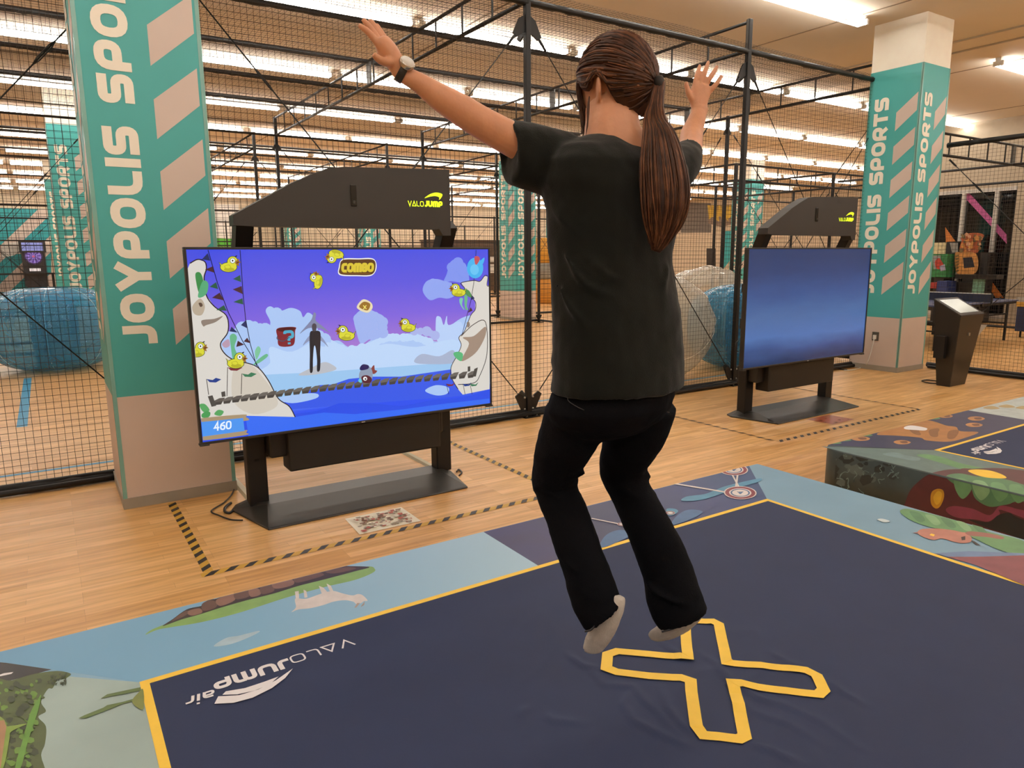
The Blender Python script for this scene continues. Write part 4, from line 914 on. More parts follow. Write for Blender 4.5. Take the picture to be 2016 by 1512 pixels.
gw = pc('print_white', '#d6cdc6'); gd = pc('print_goat_shade', '#a99689')
a.poly(c4([(1540, 270), (1550, 260), (1600, 262), (1680, 235), (1740, 222), (1790, 235), (1840, 245), (1870, 238), (1895, 245), (1920, 272), (1900, 275), (1885, 285), (1860, 290), (1845, 278), (1800, 270), (1740, 278), (1690, 295), (1620, 312), (1560, 318), (1522, 332), (1545, 308)]), gw, True)
for q in ([(1545, 262), (1540, 225), (1560, 222), (1562, 260)], [(1590, 258), (1585, 215), (1600, 222), (1606, 255)], [(1680, 235), (1665, 195), (1690, 205), (1712, 230)], [(1722, 222), (1705, 183), (1728, 195), (1742, 225)]): a.poly(c4(q), gw)
a.poly(c4([(1850, 310), (1865, 285), (1880, 285), (1862, 308)]), gd); a.poly(c4([(1885, 302), (1905, 275), (1902, 295), (1888, 304)]), gd)
a.poly(c4([(1115, 510), (1180, 468), (1250, 455), (1350, 430), (1340, 445), (1250, 485), (1180, 505)]), pc('print_streak', '#a9c0cb'), True)
# left border: road, bushes, reeds
a.poly(c4([(-60, 590), (30, 597), (270, 632), (150, 665), (-60, 720)]), pc('print_road', '#29282c')); a.poly(c4([(-40, 672), (20, 652), (70, 645), (60, 655), (0, 668)]), wprint)
g1, g2, g3 = pc('print_bush', '#46532d'), pc('print_bush_lit', '#5f8234'), pc('print_bush_dark', '#2f3a25'); rnd = random.Random(4)
a.poly(c4([(-60, 720), (60, 690), (180, 655), (300, 640), (370, 655), (340, 680), (300, 690), (275, 730), (250, 735), (215, 800), (240, 850), (200, 880), (240, 930), (235, 1020), (215, 1080), (220, 1200), (-60, 1200)]), g1, True)
for k in range(150):
    x = rnd.random()*270-30; y = 690+rnd.random()*470
    if x > 215-(y-700)*.1+20*math.sin(y*.05) and y > 700: x -= 80
    r_ = 8+rnd.random()*24; a.poly(c4([(x+r_*math.cos(i*1.05+k)*(.6+.4*rnd.random()), y+r_*.8*math.sin(i*1.05+k)*(.6+.4*rnd.random())) for i in range(6)]), (g2, g3, g1)[k % 3])
for k in range(30):
    x = 240+rnd.random()*110; y = 650+(x-240)*.05+rnd.random()*60; a.poly(c4([(x, y), (x+14, y-6), (x+6, y+12)]), g3)
a.poly(c4([(80, 1146), (120, 1000), (160, 860), (200, 790), (215, 770), (200, 850), (150, 1000), (110, 1146)]), pc('print_leaf', '#5c8a34'), True)
a.poly(c4([(-20, 900), (20, 895), (36, 930), (60, 930), (140, 920), (60, 960), (50, 1000), (20, 1146), (-20, 1146)]), pc('print_leaf2', '#7a9440'), True)
a.poly(c4([(-20, 905), (22, 900), (34, 935), (5, 1146), (-20, 1146)]), pc('print_wood', '#a07a58'))
for q in ([(526, 788), (560, 765), (640, 748), (735, 728), (735, 745), (640, 765), (580, 775)], [(410, 890), (440, 875), (540, 835), (560, 822), (640, 805), (735, 778), (735, 790), (640, 815), (560, 848), (450, 890)]): a.poly(c4(q), pc('print_reed', '#55683a'))
a.poly(c4([(690, 800), (720, 760), (748, 740), (750, 840), (715, 832)]), pc('print_moss', '#727a3e'), True)
# night panel: targets, strings and blue shapes
c5 = lambda pts: [(940+x/3.2516, 880+y/3.2516) for x, y in pts]
b1, b2 = pc('print_blue1', '#3d5f86'), pc('print_blue2', '#4f86a3'); red = pc('print_red', '#7c3138')
a.poly(c5([(1305, 345), (1340, 320), (1450, 305), (1520, 280), (1600, 250), (1800, 205), (1800, 225), (1650, 270), (1480, 330), (1380, 348)]), b2, True)
a.poly(c5([(1240, 500), (1280, 440), (1350, 405), (1440, 415), (1400, 450), (1300, 490)]), b1, True); a.poly(c5([(780, 640), (820, 570), (900, 535), (1010, 540), (1100, 500), (1200, 500), (960, 585), (830, 640)]), b1, True)
a.poly(c5([(1210, 400), (1260, 398), (1285, 415), (1250, 440), (1220, 440)]), b2, True)
a.line(c5([(1230, 232), (1590, 292)]), .022, gw); a.line(c5([(730, 460), (920, 498)]), .012, gw)
a.line(c5([(1620, 160), (1690, 290)]), .01, gw); a.line(c5([(1668, 160), (1650, 290)]), .01, gw)
for x, y, s in ((1682, 296, 1.), (1640, 148, .88), (925, 498, .28), (1235, 425, .28)):
    for k, m_ in ((105, gw), (97, red), (72, gw), (62, b1), (52, gw)): a.disc(c5([(x, y)])[0], k*s/3.25, k*.40*s/3.25, m_, ang=.03)
    if s > .5:
        for u in (-18, -6, 6, 18): a.line(c5([(x, y+8), (x+u, y-8)]), .006, b1)
# right border: leaf, creature, red field
c6 = lambda pts: [(1560+x/3.6, 760+y/3.6) for x, y in pts]
lg, lg2, lg3 = pc('print_leaf_a', '#5f8a5c'), pc('print_leaf_b', '#4b7550'), pc('print_leaf_c', '#7aa072')
sk, sk2 = pc('print_skin', '#b3796a'), pc('print_skin2', '#8f5a50')
a.poly(c6([(765, 900), (785, 875), (850, 880), (1000, 915), (1200, 970), (1400, 1040), (1642, 1105), (1642, 1200), (1480, 1170), (1300, 1090), (1180, 1035), (1000, 1010), (850, 960)]), lg, True)
for k in range(5): x = 830+k*110; a.poly(c6([(x, 895+k*22), (x+70, 905+k*24), (x+110, 955+k*24), (x+60, 965+k*20)]), (lg2, lg3)[k % 2], True)
a.poly(c6([(885, 1045), (910, 1020), (960, 1015), (1040, 1015), (1130, 1025), (1200, 1040), (1230, 1045), (1270, 1080), (1260, 1110), (1200, 1118), (1130, 1105), (1060, 1085), (1000, 1095), (930, 1075)]), sk, True)
a.poly(c6([(1225, 1045), (1270, 1035), (1400, 1050), (1495, 1075), (1480, 1090), (1380, 1075), (1260, 1065)]), sk2, True)
a.poly(c6([(970, 1060), (985, 1050), (1010, 1058), (1000, 1070)]), yel); a.poly(c6([(1195, 1075), (1225, 1068), (1225, 1095), (1200, 1098)]), br3); a.poly(c6([(1265, 1100), (1290, 1105), (1335, 1135), (1300, 1130)]), br3)
a.poly(c6([(850, 1045), (890, 1040), (890, 1050)]), sk2)
a.poly(c6([(1010, 1190), (1250, 1175), (1640, 1190), (2100, 1350), (2100, 1700), (1700, 1440), (1300, 1275)]), pc('print_lilac', '#6b7fa0'), False)
a.poly(c6([(1090, 1215), (1300, 1215), (1642, 1205), (2100, 1420), (2200, 1700), (1700, 1440), (1290, 1270)]), pc('print_maroon', '#7a3f45'), False)
a.poly(c6([(600, 950), (640, 945), (690, 962), (650, 970)]), pc('print_glint', '#c9d6d6'), True)
a.build('border_print', t)
def monster(a):
    m_r = pc('print_monster', '#4a1d20'); m_d = pc('print_cave', '#16181a')
    a.poly(c6([(780, 900), (800, 830), (830, 750), (880, 690), (960, 630), (1060, 600), (1200, 590), (1642, 600), (2400, 800), (2400, 1500), (1500, 1080), (1100, 940)]), m_r, True)
    a.poly(c6([(1090, 640), (1180, 620), (1300, 640), (1500, 660), (1700, 720), (2400, 950), (2400, 1050), (1700, 830), (1520, 840), (1400, 855), (1300, 800), (1260, 720), (1160, 700)]), lg2, True)
    for k in range(4): x = 1150+k*130; a.poly(c6([(x, 660+k*14), (x+80, 665+k*14), (x+120, 730+k*18), (x+60, 800+k*10), (x+10, 740+k*10)]), (lg, lg3, lg)[k % 3], True)
    a.poly(c6([(1090, 870), (1150, 850), (1280, 870), (1400, 915), (1470, 850), (1560, 860), (1642, 880), (2300, 1000), (2300, 1200), (1540, 895), (1470, 910), (1390, 960), (1300, 945), (1180, 935), (1110, 905)]), pc('print_lip', '#7a3345'), True)
    a.poly(c6([(1250, 945), (1390, 965), (1460, 915), (1545, 900), (1642, 950), (2300, 1200), (2300, 1500), (1642, 1100), (1400, 1010)]), m_d, True)
    a.poly(c6([(980, 800), (990, 750), (1030, 728), (1070, 740), (1075, 790), (1050, 850), (1020, 868), (990, 845)]), pc('print_eye', '#c08a1e'), True); a.poly(c6([(1000, 790), (1030, 745), (1060, 760), (1050, 820), (1020, 840)]), pc('print_eye2', '#d9a92e'), True)
# ---- second mat
t = M_2 = empty('inflatable_mat', (1.64+DX, 1.38, 0), 'second inflatable mat at the right edge, its side printed with a red monster', 'inflatable mat', 'inflatable jumping mats')
X0 = M1[0]+DX
mat_body(M1[0]+DX, M1[1]+DX, M1[2], M1[3], mat('print_rockgreen', '#33403f', rough=.5, var=.3, scale=5), t, tight=True); mat_common(DX, t, False)
a = Art(z3, (0, 0, 1), lift=.0002, step=.00002, tilt=0, clip=((0, 1, X0+.008), (1, -1, M1[3]-.01)))
a.poly([(X0, 2.9, HM), (F1[0]+DX, F1[3], HM), (onz(2010, 825, HM).x, F1[3], HM), (onz(1895, 806, HM).x+.1, 2.9, HM)], pc('print_navy', '#2b2a48'), raw=True)
a.poly([(onz(1895, 806, HM).x, 2.9, HM), (onz(2010, 825, HM).x, F1[3], HM), (F1[1]+DX, F1[3], HM), (9, 2.9, HM)], pc('print_pale', '#b9c2bd'), raw=True)
a.poly([(X0, 2.83, HM), (F1[0]+DX, F1[3], HM), (F1[0]+DX, -.07, HM), (X0, -.07, HM)], pc('print_slate', '#5f7370'), raw=True)
wd_ = pc('print_wood_a', '#a8733e'); wd2 = pc('print_wood_b', '#7d5028')
a.poly(c6([(600, 345), (640, 320), (760, 290), (800, 260), (930, 245), (1000, 250), (1090, 280), (1160, 290), (1190, 320), (1320, 328), (1200, 375), (1100, 395), (950, 385), (900, 365), (700, 350)]), wd_, True)
for k in range(6): a.poly(c6([(760+k*70, 300+k*4), (830+k*70, 285+k*6), (850+k*60, 340+k*6), (800+k*60, 330+k*8)]), wd2 if k % 2 else wd_, True)
a.poly(c6([(795, 290), (850, 280), (950, 298), (940, 315), (870, 312), (800, 306)]), wprint, True)
for x, y, s in ((485, 372, 1), (1085, 212, .8), (780, 398, .9), (1305, 230, .9), (1290, 275, .9)):
    a.poly(c6([(x-70*s, y), (x-40*s, y-14*s), (x+20*s, y-14*s), (x+65*s, y), (x+40*s, y+14*s), (x-30*s, y+16*s)]), pc('print_peach', '#b98350'), True); a.poly(c6([(x-20*s, y-4), (x+30*s, y-8), (x+40*s, y+6), (x, y+8)]), pc('print_umber', '#6a4026'), True)
for x, y in ((280, 400), (420, 345), (500, 345), (1130, 180), (980, 225), (350, 380)): a.poly(c6([(x-60, y), (x, y-12), (x+70, y+5), (x, y+12)]), lg, True)
for x, y in ((1410, 155), (1520, 145), (1640, 155)): a.poly(c6([(x-60, y), (x, y-14), (x+60, y+4), (x, y+10)]), pc('print_tan', '#b09a6a'), True)
top6 = c6([(880, 490), (960, 485), (1080, 510), (1200, 550), (1400, 590), (1700, 640), (2300, 800), (2300, 900), (1642, 690), (1400, 640), (1200, 590), (1050, 545), (950, 515)]); a.poly(top6, lg, True)
a.poly(c6([(640, 485), (720, 470), (800, 490), (900, 510), (890, 530), (800, 520)]), pc('print_mistgreen', '#6d8486'), True)
a.poly(c6([(1200, 600), (1300, 590), (1700, 670), (2300, 850), (2300, 980), (1500, 690)]), pc('print_crimson', '#56232a'), True)
a.poly(c6([(1245, 602), (1300, 592), (1400, 600), (1480, 625), (1518, 650), (1480, 656), (1380, 650), (1300, 630)]), yel, True)
monster(a)
a.poly(c6([(1245, 602), (1300, 592), (1400, 600), (1480, 625), (1518, 650), (1480, 656), (1380, 650), (1300, 630)]), yel, True)
a.build('top_print', t)
sx_ = lambda x, y: onx(x, y, X0)
a = Art(sx_, (-1, 0, 0), lift=.0003, step=.00003, tilt=0, clip=((2, 1, .012), (2, -1, HM-.008), (1, -1, M1[3]-.13)))
rnd = random.Random(9)
lt = pc('print_vein', '#5f7674'); rk = pc('print_rock_shade', '#1f2828'); rk2 = pc('print_rock_pale', '#4b5a58')
for k in range(30):
    x = 200+rnd.random()*600; y = 440+rnd.random()*330; r_ = 20+rnd.random()*50
    if x < 780-(y-480)*.1: a.poly(c6([(x+r_*math.cos(i*1.05+k)*(.6+.5*rnd.random()), y+r_*.8*math.sin(i*1.05+k)*(.6+.5*rnd.random())) for i in range(6)]), (rk, rk2, rk)[k % 3])
for k in range(26):
    x = 230+rnd.random()*560; y = 440+rnd.random()*330; p = [(x, y)]
    for j in range(4): p.append((p[-1][0]+(-20+rnd.random()*50), p[-1][1]+(-30+rnd.random()*60)))
    a.line(c6(p), .003+rnd.random()*.003, lt, True)
monster(a)
a.build('side_print', t)
# ================================================================ THE JUMPING WOMAN
PR = empty('person', (1.22, 1.42, HM), 'woman in a dark T-shirt and jeans jumping with both arms raised, seen from behind', 'person')
def clouds(name, size):
    t = bpy.data.textures.new(name, 'CLOUDS'); t.noise_scale = size; t.noise_depth = 2; return t
def px_ring(px, py, dep, hw, ratio=1., axis=(1, 0), tan=None, n=20, pw=2.0):
    c = ond(px, py, dep); ax = V((axis[0], axis[1], 0)).normalized(); s = dep/FPX
    a = (RT*ax.x-UP*ax.y)*hw*s
    t = tan if tan is not None else FW.cross(a)
    b = t.cross(a).normalized()*hw*s*ratio
    out = []
    for i in range(n):
        th = 2*math.pi*i/n; co, si = math.cos(th), math.sin(th)
        out.append(c+a*math.copysign(abs(co)**(2/pw), co)+b*math.copysign(abs(si)**(2/pw), si))
    return out
def limb(mb, pts, n=20, k=4, smooth=True):
    """pts: (px, py, depth, half width px, ratio, [axis x, axis y])"""
    P = [tuple(p)+((None, None) if len(p) == 5 else ()) for p in pts]
    q = catmull([p[:5] for p in P], k, closed=False) if smooth else [p[:5] for p in P]
    C = [ond(p[0], p[1], p[2]) for p in q]; rr = []
    for i, p in enumerate(q):
        t = (C[min(i+1, len(C)-1)]-C[max(i-1, 0)]).normalized()
        j = i/k if smooth else i; j0 = int(min(j, len(P)-1)); j1 = min(j0+1, len(P)-1); f = j-j0
        tp = V((t.dot(RT), -t.dot(UP), 0)); ax = V((-tp.y, tp.x, 0)) if tp.length > .05 else V((1, 0, 0)); ax.normalize()
        if P[j0][5] is not None and P[j1][5] is not None:
            A0 = V((P[j0][5], P[j0][6], 0)).normalized(); A1 = V((P[j1][5], P[j1][6], 0)).normalized(); ax = A0.lerp(A1, f).normalized()
        rr.append(px_ring(p[0], p[1], p[2], p[3], p[4], (ax.x, ax.y), t, n))
    # keep ring starts aligned
    for i in range(1, len(rr)):
        best = min(range(len(rr[i])), key=lambda s_: (rr[i][s_]-rr[i-1][0]).length)
        r_ = rr[i][best:]+rr[i][:best]
        if (r_[5]-rr[i-1][5]).length > (r_[-5]-rr[i-1][5]).length: r_ = [r_[0]]+r_[1:][::-1]
        rr[i] = r_
    c0 = sum(rr[0], V((0, 0, 0)))/n; t0 = (ond(*q[1][:3])-ond(*q[0][:3]))
    a_ = (rr[0][0]-c0).cross(rr[0][3]-c0)
    if a_.dot(t0) < 0: rr = [r[::-1] for r in rr]
    mb.rings(rr, cap=True); return rr
def world_ring(px, py, dep, hwpx, A, Bd, sx=1.0, pw=2.3, n=28, e1=V((1, 0, 0)), e2=V((0, 1, 0))):
    """ellipse lying level with real body proportions, scaled so that it is hwpx wide in view"""
    c = ond(px, py, dep); pr_ = math.sqrt((A*e1.dot(RT))**2+(Bd*e2.dot(RT))**2); s = hwpx*dep/FPX/pr_
    out = []
    for i in range(n):
        th = 2*math.pi*i/n; co, si = math.cos(th), math.sin(th)
        out.append(c+e1*(A*s*math.copysign(abs(co)**(2/pw), co))+e2*(Bd*s*math.copysign(abs(si)**(2/pw), si)))
    return out
def remesh(o, vox, smooth=4, disp=None):
    m = o.modifiers.new('remesh', 'REMESH'); m.mode = 'VOXEL'; m.voxel_size = vox; m.use_smooth_shade = True
    s = o.modifiers.new('smooth', 'SMOOTH'); s.iterations = smooth; s.factor = .5
    for tex, st in disp or ():
        d = o.modifiers.new('displace', 'DISPLACE'); d.texture = tex; d.strength = st; d.mid_level = .5; d.texture_coords = 'LOCAL'
    return o
def sss(name, color, rough=.5):
    m = mat(name, color, rough=rough, var=.07, scale=30, bump=.08, bscale=150); b = m.node_tree.nodes['Principled BSDF']
    b.inputs['Subsurface Weight'].default_value = .12; b.inputs['Subsurface Radius'].default_value = (.02, .008, .004); b.inputs['Subsurface Scale'].default_value = .5
    return m
skin = sss('skin', '#c98f6b')
# ---- head basis
HF = V((-.27, .96, -.06)).normalized(); HR = HF.cross(V((0, 0, 1))).normalized(); HU = HR.cross(HF).normalized()
HC = ond(1207, 172, 1.90)
def H(r, f, u): return HC+HR*r+HF*f+HU*u
body = MB()
prof = [(-.128, .052, .012, .014), (-.12, .045, .030, .036), (-.10, .032, .046, .056), (-.075, .020, .058, .070), (-.045, .008, .068, .082), (-.01, 0, .074, .092), (.03, -.004, .077, .096), (.065, -.006, .072, .088), (.095, -.008, .054, .066), (.115, -.01, .028, .034)]
body.rings([[H(hr*math.cos(2*math.pi*i/24), cf+hf*math.sin(2*math.pi*i/24), u) for i in range(24)] for u, cf, hr, hf in prof])
body.ell(H(0, .088, -.035), .012, .020, .020, ax=(HR, HF, HU)); body.ell(H(0, .100, -.045), .013, .014, .011, ax=(HR, HF, HU)); body.ell(H(0, .07, -.082), .022, .022, .012, ax=(HR, HF, HU)); body.ell(H(0, .076, .012), .05, .018, .01, ax=(HR, HF, HU))
for s in (-1, 1):
    rr = []
    for u, f, w_ in ((-.055, .0, .006), (-.045, -.002, .010), (-.025, -.008, .014), (-.005, -.012, .017), (.008, -.01, .014), (.014, -.006, .006)):
        rr.append([H(s*(.074+.012*(1 if 0 < i < 6 else .2)), f+w_*math.cos(2*math.pi*i/12), u+w_*.5*math.sin(2*math.pi*i/12)) for i in range(12)])
    EB = (HR*s*.72-HF*.70).normalized(); body.ell(H(s*.090, -.014, -.022), .0065, .019, .033, ax=(EB.cross(HU).normalized(), EB, HU)); body.ell(H(s*.082, -.002, -.052), .006, .011, .013, ax=(EB.cross(HU).normalized(), EB, HU))
# neck and trunk
limb(body, [(1195, 205, 1.89, 44, .95), (1204, 238, 1.88, 53, .9), (1206, 262, 1.875, 57, .9), (1212, 300, 1.88, 78, .75), (1215, 340, 1.9, 110, .65)])
body.rings([world_ring(px, py, d, hw, .17, b_, pw=2.2) for px, py, d, hw, b_ in ((1215, 300, 1.9, 85, .09), (1215, 330, 1.9, 118, .10), (1210, 400, 1.9, 112, .105), (1208, 480, 1.9, 104, .10), (1208, 560, 1.9, 96, .09), (1210, 640, 1.9, 100, .10), (1208, 720, 1.92, 100, .10), (1203, 780, 1.95, 95, .09), (1196, 815, 1.98, 70, .08))])
# arms
limb(body, [(1120, 322, 1.84, 36, 1), (1062, 300, 1.825, 36, 1), (1000, 270, 1.80, 33, 1), (945, 240, 1.775, 31, 1), (910, 218, 1.76, 30, 1), (868, 193, 1.74, 26, 1), (828, 165, 1.72, 20, .95), (798, 148, 1.705, 17, .85), (783, 135, 1.70, 17, .8)])
limb(body, [(1322, 350, 2.02, 34, 1), (1352, 318, 2.10, 27, 1), (1360, 292, 2.16, 22, 1), (1362, 264, 2.22, 22, 1), (1370, 240, 2.24, 18, .95), (1376, 222, 2.25, 16, .9), (1378, 212, 2.25, 17, .8)])
# left hand (seen edge-on): palm, fingers, thumb
def finger(pts): limb(body, pts, n=10, k=3)
limb(body, [(786, 138, 1.70, 16, .9), (776, 120, 1.70, 19, 1.2), (763, 100, 1.70, 20, 1.5), (752, 84, 1.70, 17, 1.5)], n=16)
for p0, p1, p2, p3, d0, d1 in (((748, 92), (733, 72), (719, 58), (706, 50), 1.68, 1.665), ((751, 88), (737, 66), (725, 50), (714, 38), 1.695, 1.685), ((756, 84), (744, 64), (735, 49), (727, 38), 1.715, 1.712), ((762, 84), (752, 68), (745, 57), (740, 47), 1.733, 1.735)):
    r_ = 7.2
    finger([(*p0, d0, r_+.6, 1), (*p1, d0*.5+d1*.5, r_, 1), (*p2, d1, r_-.6, 1), (*p3, d1, r_-2.2, 1)])
finger([(772, 122, 1.685, 10, 1), (758, 122, 1.67, 9, 1), (745, 116, 1.655, 7.8, 1), (735, 106, 1.645, 6, 1)])
# right hand, back towards us
limb(body, [(1378, 216, 2.25, 15, .8), (1376, 200, 2.25, 18, .65), (1379, 182, 2.25, 20.5, .55), (1384, 168, 2.25, 19, .5)], n=16)
for p0, p1, p2, p3 in (((1367, 176), (1370, 157), (1374, 142), (1378, 128)), ((1378, 171), (1385, 151), (1390, 135), (1395, 121)), ((1388, 171), (1398, 154), (1406, 141), (1412, 130)), ((1397, 180), (1408, 168), (1415, 159), (1421, 149))):
    finger([(*p0, 2.25, 5.6, 1), (*p1, 2.245, 5.1, 1), (*p2, 2.25, 4.8, 1), (*p3, 2.26, 3.4, 1)])
finger([(1366, 202, 2.25, 7, 1), (1358, 188, 2.24, 6.2, 1), (1353, 174, 2.235, 5.4, 1), (1350, 161, 2.23, 4, 1)])
# legs inside the jeans
limb(body, [(1140, 800, 1.9, 52, 1), (1110, 880, 1.99, 44, 1), (1094, 950, 2.05, 36, 1), (1125, 1050, 2.03, 34, 1), (1160, 1130, 2.0, 28, 1), (1190, 1185, 1.985, 18, 1), (1204, 1198, 1.98, 17, 1)])
limb(body, [(1265, 800, 2.0, 52, 1), (1240, 880, 2.07, 44, 1), (1235, 950, 2.12, 36, 1), (1280, 1050, 2.1, 34, 1), (1315, 1130, 2.08, 28, 1), (1340, 1180, 2.06, 18, 1), (1350, 1200, 2.05, 17, 1)])
limb(body, [(1207, 1185, 1.975, 16, .8), (1196, 1215, 1.985, 19, .75), (1180, 1248, 2.0, 18, .6), (1165, 1270, 2.02, 14, .5), (1160, 1276, 2.025, 8, .5)])
limb(body, [(1362, 1203, 2.05, 12, .9), (1340, 1222, 2.08, 15, .8), (1312, 1240, 2.11, 13, .7), (1292, 1248, 2.14, 9, .6)])
bo = body.build('body', skin, PR); remesh(bo, .0036, 3)
# face details
mb = MB()
for s in (-1, 1): mb.ell(H(s*.031, .083, -.002), .0115, .0115, .0115, ax=(HR, HF, HU))
mb.build('eyes', mat('eye_white', '#e8e2da', rough=.2, var=0), bo)
mb = MB()
for s in (-1, 1): mb.ell(H(s*.031, .0925, -.002), .005, .003, .005, ax=(HR, HF, HU))
mb.build('irises', mat('iris', '#2a1a12', rough=.2, var=0), bo)
mb = MB(); mb.ell(H(0, .0905, -.076), .020, .006, .0045, ax=(HR, HF, HU)); mb.ell(H(0, .089, -.084), .017, .006, .0055, ax=(HR, HF, HU)); mb.build('lips', mat('lip', '#a5584c', rough=.4), bo)
mb = MB()
for s in (-1, 1): mb.tube([H(s*.014, .090, .018), H(s*.030, .090, .024), H(s*.046, .080, .018)], [.002, .003, .0015], 6)
mb.build('eyebrows', mat('brow', '#33211a', rough=.7), bo)
# ---- hair
def hair_mat(name, c1, c2, scale):
    m = mat(name, c1, rough=.45, var=0, spec=.18); nt = m.node_tree; b = nt.nodes['Principled BSDF']; L = nt.links.new
    tc = nt.nodes.new('ShaderNodeTexCoord'); n = nt.nodes.new('ShaderNodeTexNoise'); n.inputs['Scale'].default_value = scale; n.inputs['Detail'].default_value = 3
    L(tc.outputs['Object'], n.inputs['Vector']); r = nt.nodes.new('ShaderNodeValToRGB'); r.color_ramp.elements[0].position = .35; r.color_ramp.elements[1].position = .68
    r.color_ramp.elements[0].color = lin(c1); r.color_ramp.elements[1].color = lin(c2); L(n.outputs['Fac'], r.inputs[0]); L(r.outputs[0], b.inputs['Base Color'])
    b.inputs['Anisotropic'].default_value = .5
    return m
hm1 = hair_mat('hair_brown', '#351f13', '#4d3020', 30); hm2 = hair_mat('hair_light', '#4d2f1d', '#6f4830', 30); hm3 = hair_mat('hair_deep', '#24130b', '#3d2416', 30)
def hair_r(d):
    """hair surface distance along a head-space direction (r, f, u)"""
    r, f, u = d
    k = 1/math.sqrt((r/.096)**2+(f/(.112 if f < 0 else .108))**2+(u/(.127 if u > 0 else .12))**2)
    return k
def on_hair(d, extra=0.):
    d = V(d).normalized(); k = hair_r(d)+extra; return H(d.x*k, d.y*k-.008, d.z*k+.006)
FLIP_CAP = True; cap = MB(); NU, NV = 64, 40; idx = {}; vs = []; fs = []
def hairline(az):
    """lowest elevation of the cap for azimuth (0 = face, pi = back of head)"""
    a_ = abs(az)
    pts_ = [(0, .35), (.7, .2), (1.1, -.25), (1.35, -.3), (1.48, .06), (1.75, .04), (1.95, -.4), (2.2, -.78), (2.6, -.95), (3.15, -.98)]
    for (x0, y0), (x1, y1) in zip(pts_, pts_[1:]):
        if x0 <= a_ <= x1: return y0+(y1-y0)*(a_-x0)/(x1-x0)
    return pts_[-1][1]
rows = []
for j in range(NV+1):
    row = []
    for i in range(NU):
        az = -math.pi+2*math.pi*i/NU; lo = hairline(az); el = lo+(math.pi/2-.02-lo)*j/NV
        d = (math.sin(az)*math.cos(el), math.cos(az)*math.cos(el), math.sin(el))
        bump_ = .0035*noise.noise(V((d[0]*7, d[1]*7, d[2]*3)))+.003*math.sin(az*23+el*2)*math.cos(el)*.5
        row.append(on_hair(d, bump_-(.006 if j == 0 else 0)))
    rows.append(row)
cap.rings(rows, cap=False); cap.add(rows[-1], [tuple(range(NU))])
hair = cap.build('hair', hm1, PR); so = hair.modifiers.new('solid', 'SOLIDIFY'); so.thickness = .010; so.offset = 1 if FLIP_CAP else -1
# combed strands over the cap, all drawn to the tie
TIE_D = V((.12, -1.0, -.16)).normalized(); tie = on_hair(TIE_D, .012)
rnd = random.Random(12); S1, S2, S3 = MB(), MB(), MB()
for k in range(760):
    az = (rnd.random()*2-1)*math.pi*.98; lo = hairline(az); el = lo+(1.45-lo)*rnd.random()**.9
    d0 = V((math.sin(az)*math.cos(el), math.cos(az)*math.cos(el), math.sin(el)))
    an = d0.angle(TIE_D)
    if an < .25: continue
    st = max(0, 1-.9/an) if rnd.random() < .5 else 0
    pts_ = []; m_ = 9
    for i in range(m_+1):
        u = st+(1-st)*i/m_; d = d0.slerp(TIE_D, u*.97); sag_ = -.10*math.sin(math.pi*u)*(1 if d0.z > .2 else .3)
        dd = (d+V((0, 0, sag_))).normalized(); azz = math.atan2(dd.x, dd.y); ell_ = math.asin(max(-1, min(1, dd.z))); ell_ = max(ell_, hairline(azz)+.03+.1*abs(math.sin(k))); dd = V((math.sin(azz)*math.cos(ell_), math.cos(azz)*math.cos(ell_), math.sin(ell_))); pts_.append(on_hair(dd, .0035+.0015*math.sin(k+i*.6)*math.sin(math.pi*u)))
    w_ = .0018+rnd.random()*.003
    (S1, S2, S3)[rnd.choice((0, 0, 1, 2))].tube(pts_, [w_*(.35+.65*math.sin(math.pi*min(1, (i+.6)/(m_+.6)))) for i in range(m_+1)], 4, cap=False)
for s_, m_, nm in ((S1, hm1, 'strands'), (S2, hm2, 'light_strands'), (S3, hm3, 'dark_strands')): s_.build(nm, m_, hair)
# loose side locks by the ear and cheek
SL = MB(); rnd = random.Random(5)
for k in range(46):
    t_ = k/45; x0, y0 = 1158-t_*20, 118+t_*18
    mid = (1134+rnd.random()*9+t_*2, 172+rnd.random()*12); end = (1144+rnd.random()*14+(6 if k % 2 else 0), 225+rnd.random()*40 if k % 3 else 268)
    dpt = 1.90+t_*.02
    q_ = catmull([(x0, y0, dpt), (1141+t_*-6, 148, dpt-.01), (*mid, dpt-.012), ((mid[0]+end[0])/2+1, (mid[1]+end[1])/2+8, dpt-.012), (*end, dpt-.01)], 4, closed=False)
    SL.tube([ond(*p) for p in q_], [.0022*(1-.75*i/len(q_)) for i in range(len(q_))], 4)
for k in range(7):
    x_ = 1162-k*1.2; q_ = catmull([(1160, 190, 1.84), (1156+k*.6, 216, 1.835), (1156+k*.3, 240, 1.835), (1153+k*.7, 268-k*3, 1.835)], 4, closed=False)
    SL.tube([ond(*p) for p in q_], [.0018*(1-.75*i/len(q_)) for i in range(len(q_))], 4)
SL.build('side_locks', hm1, hair)
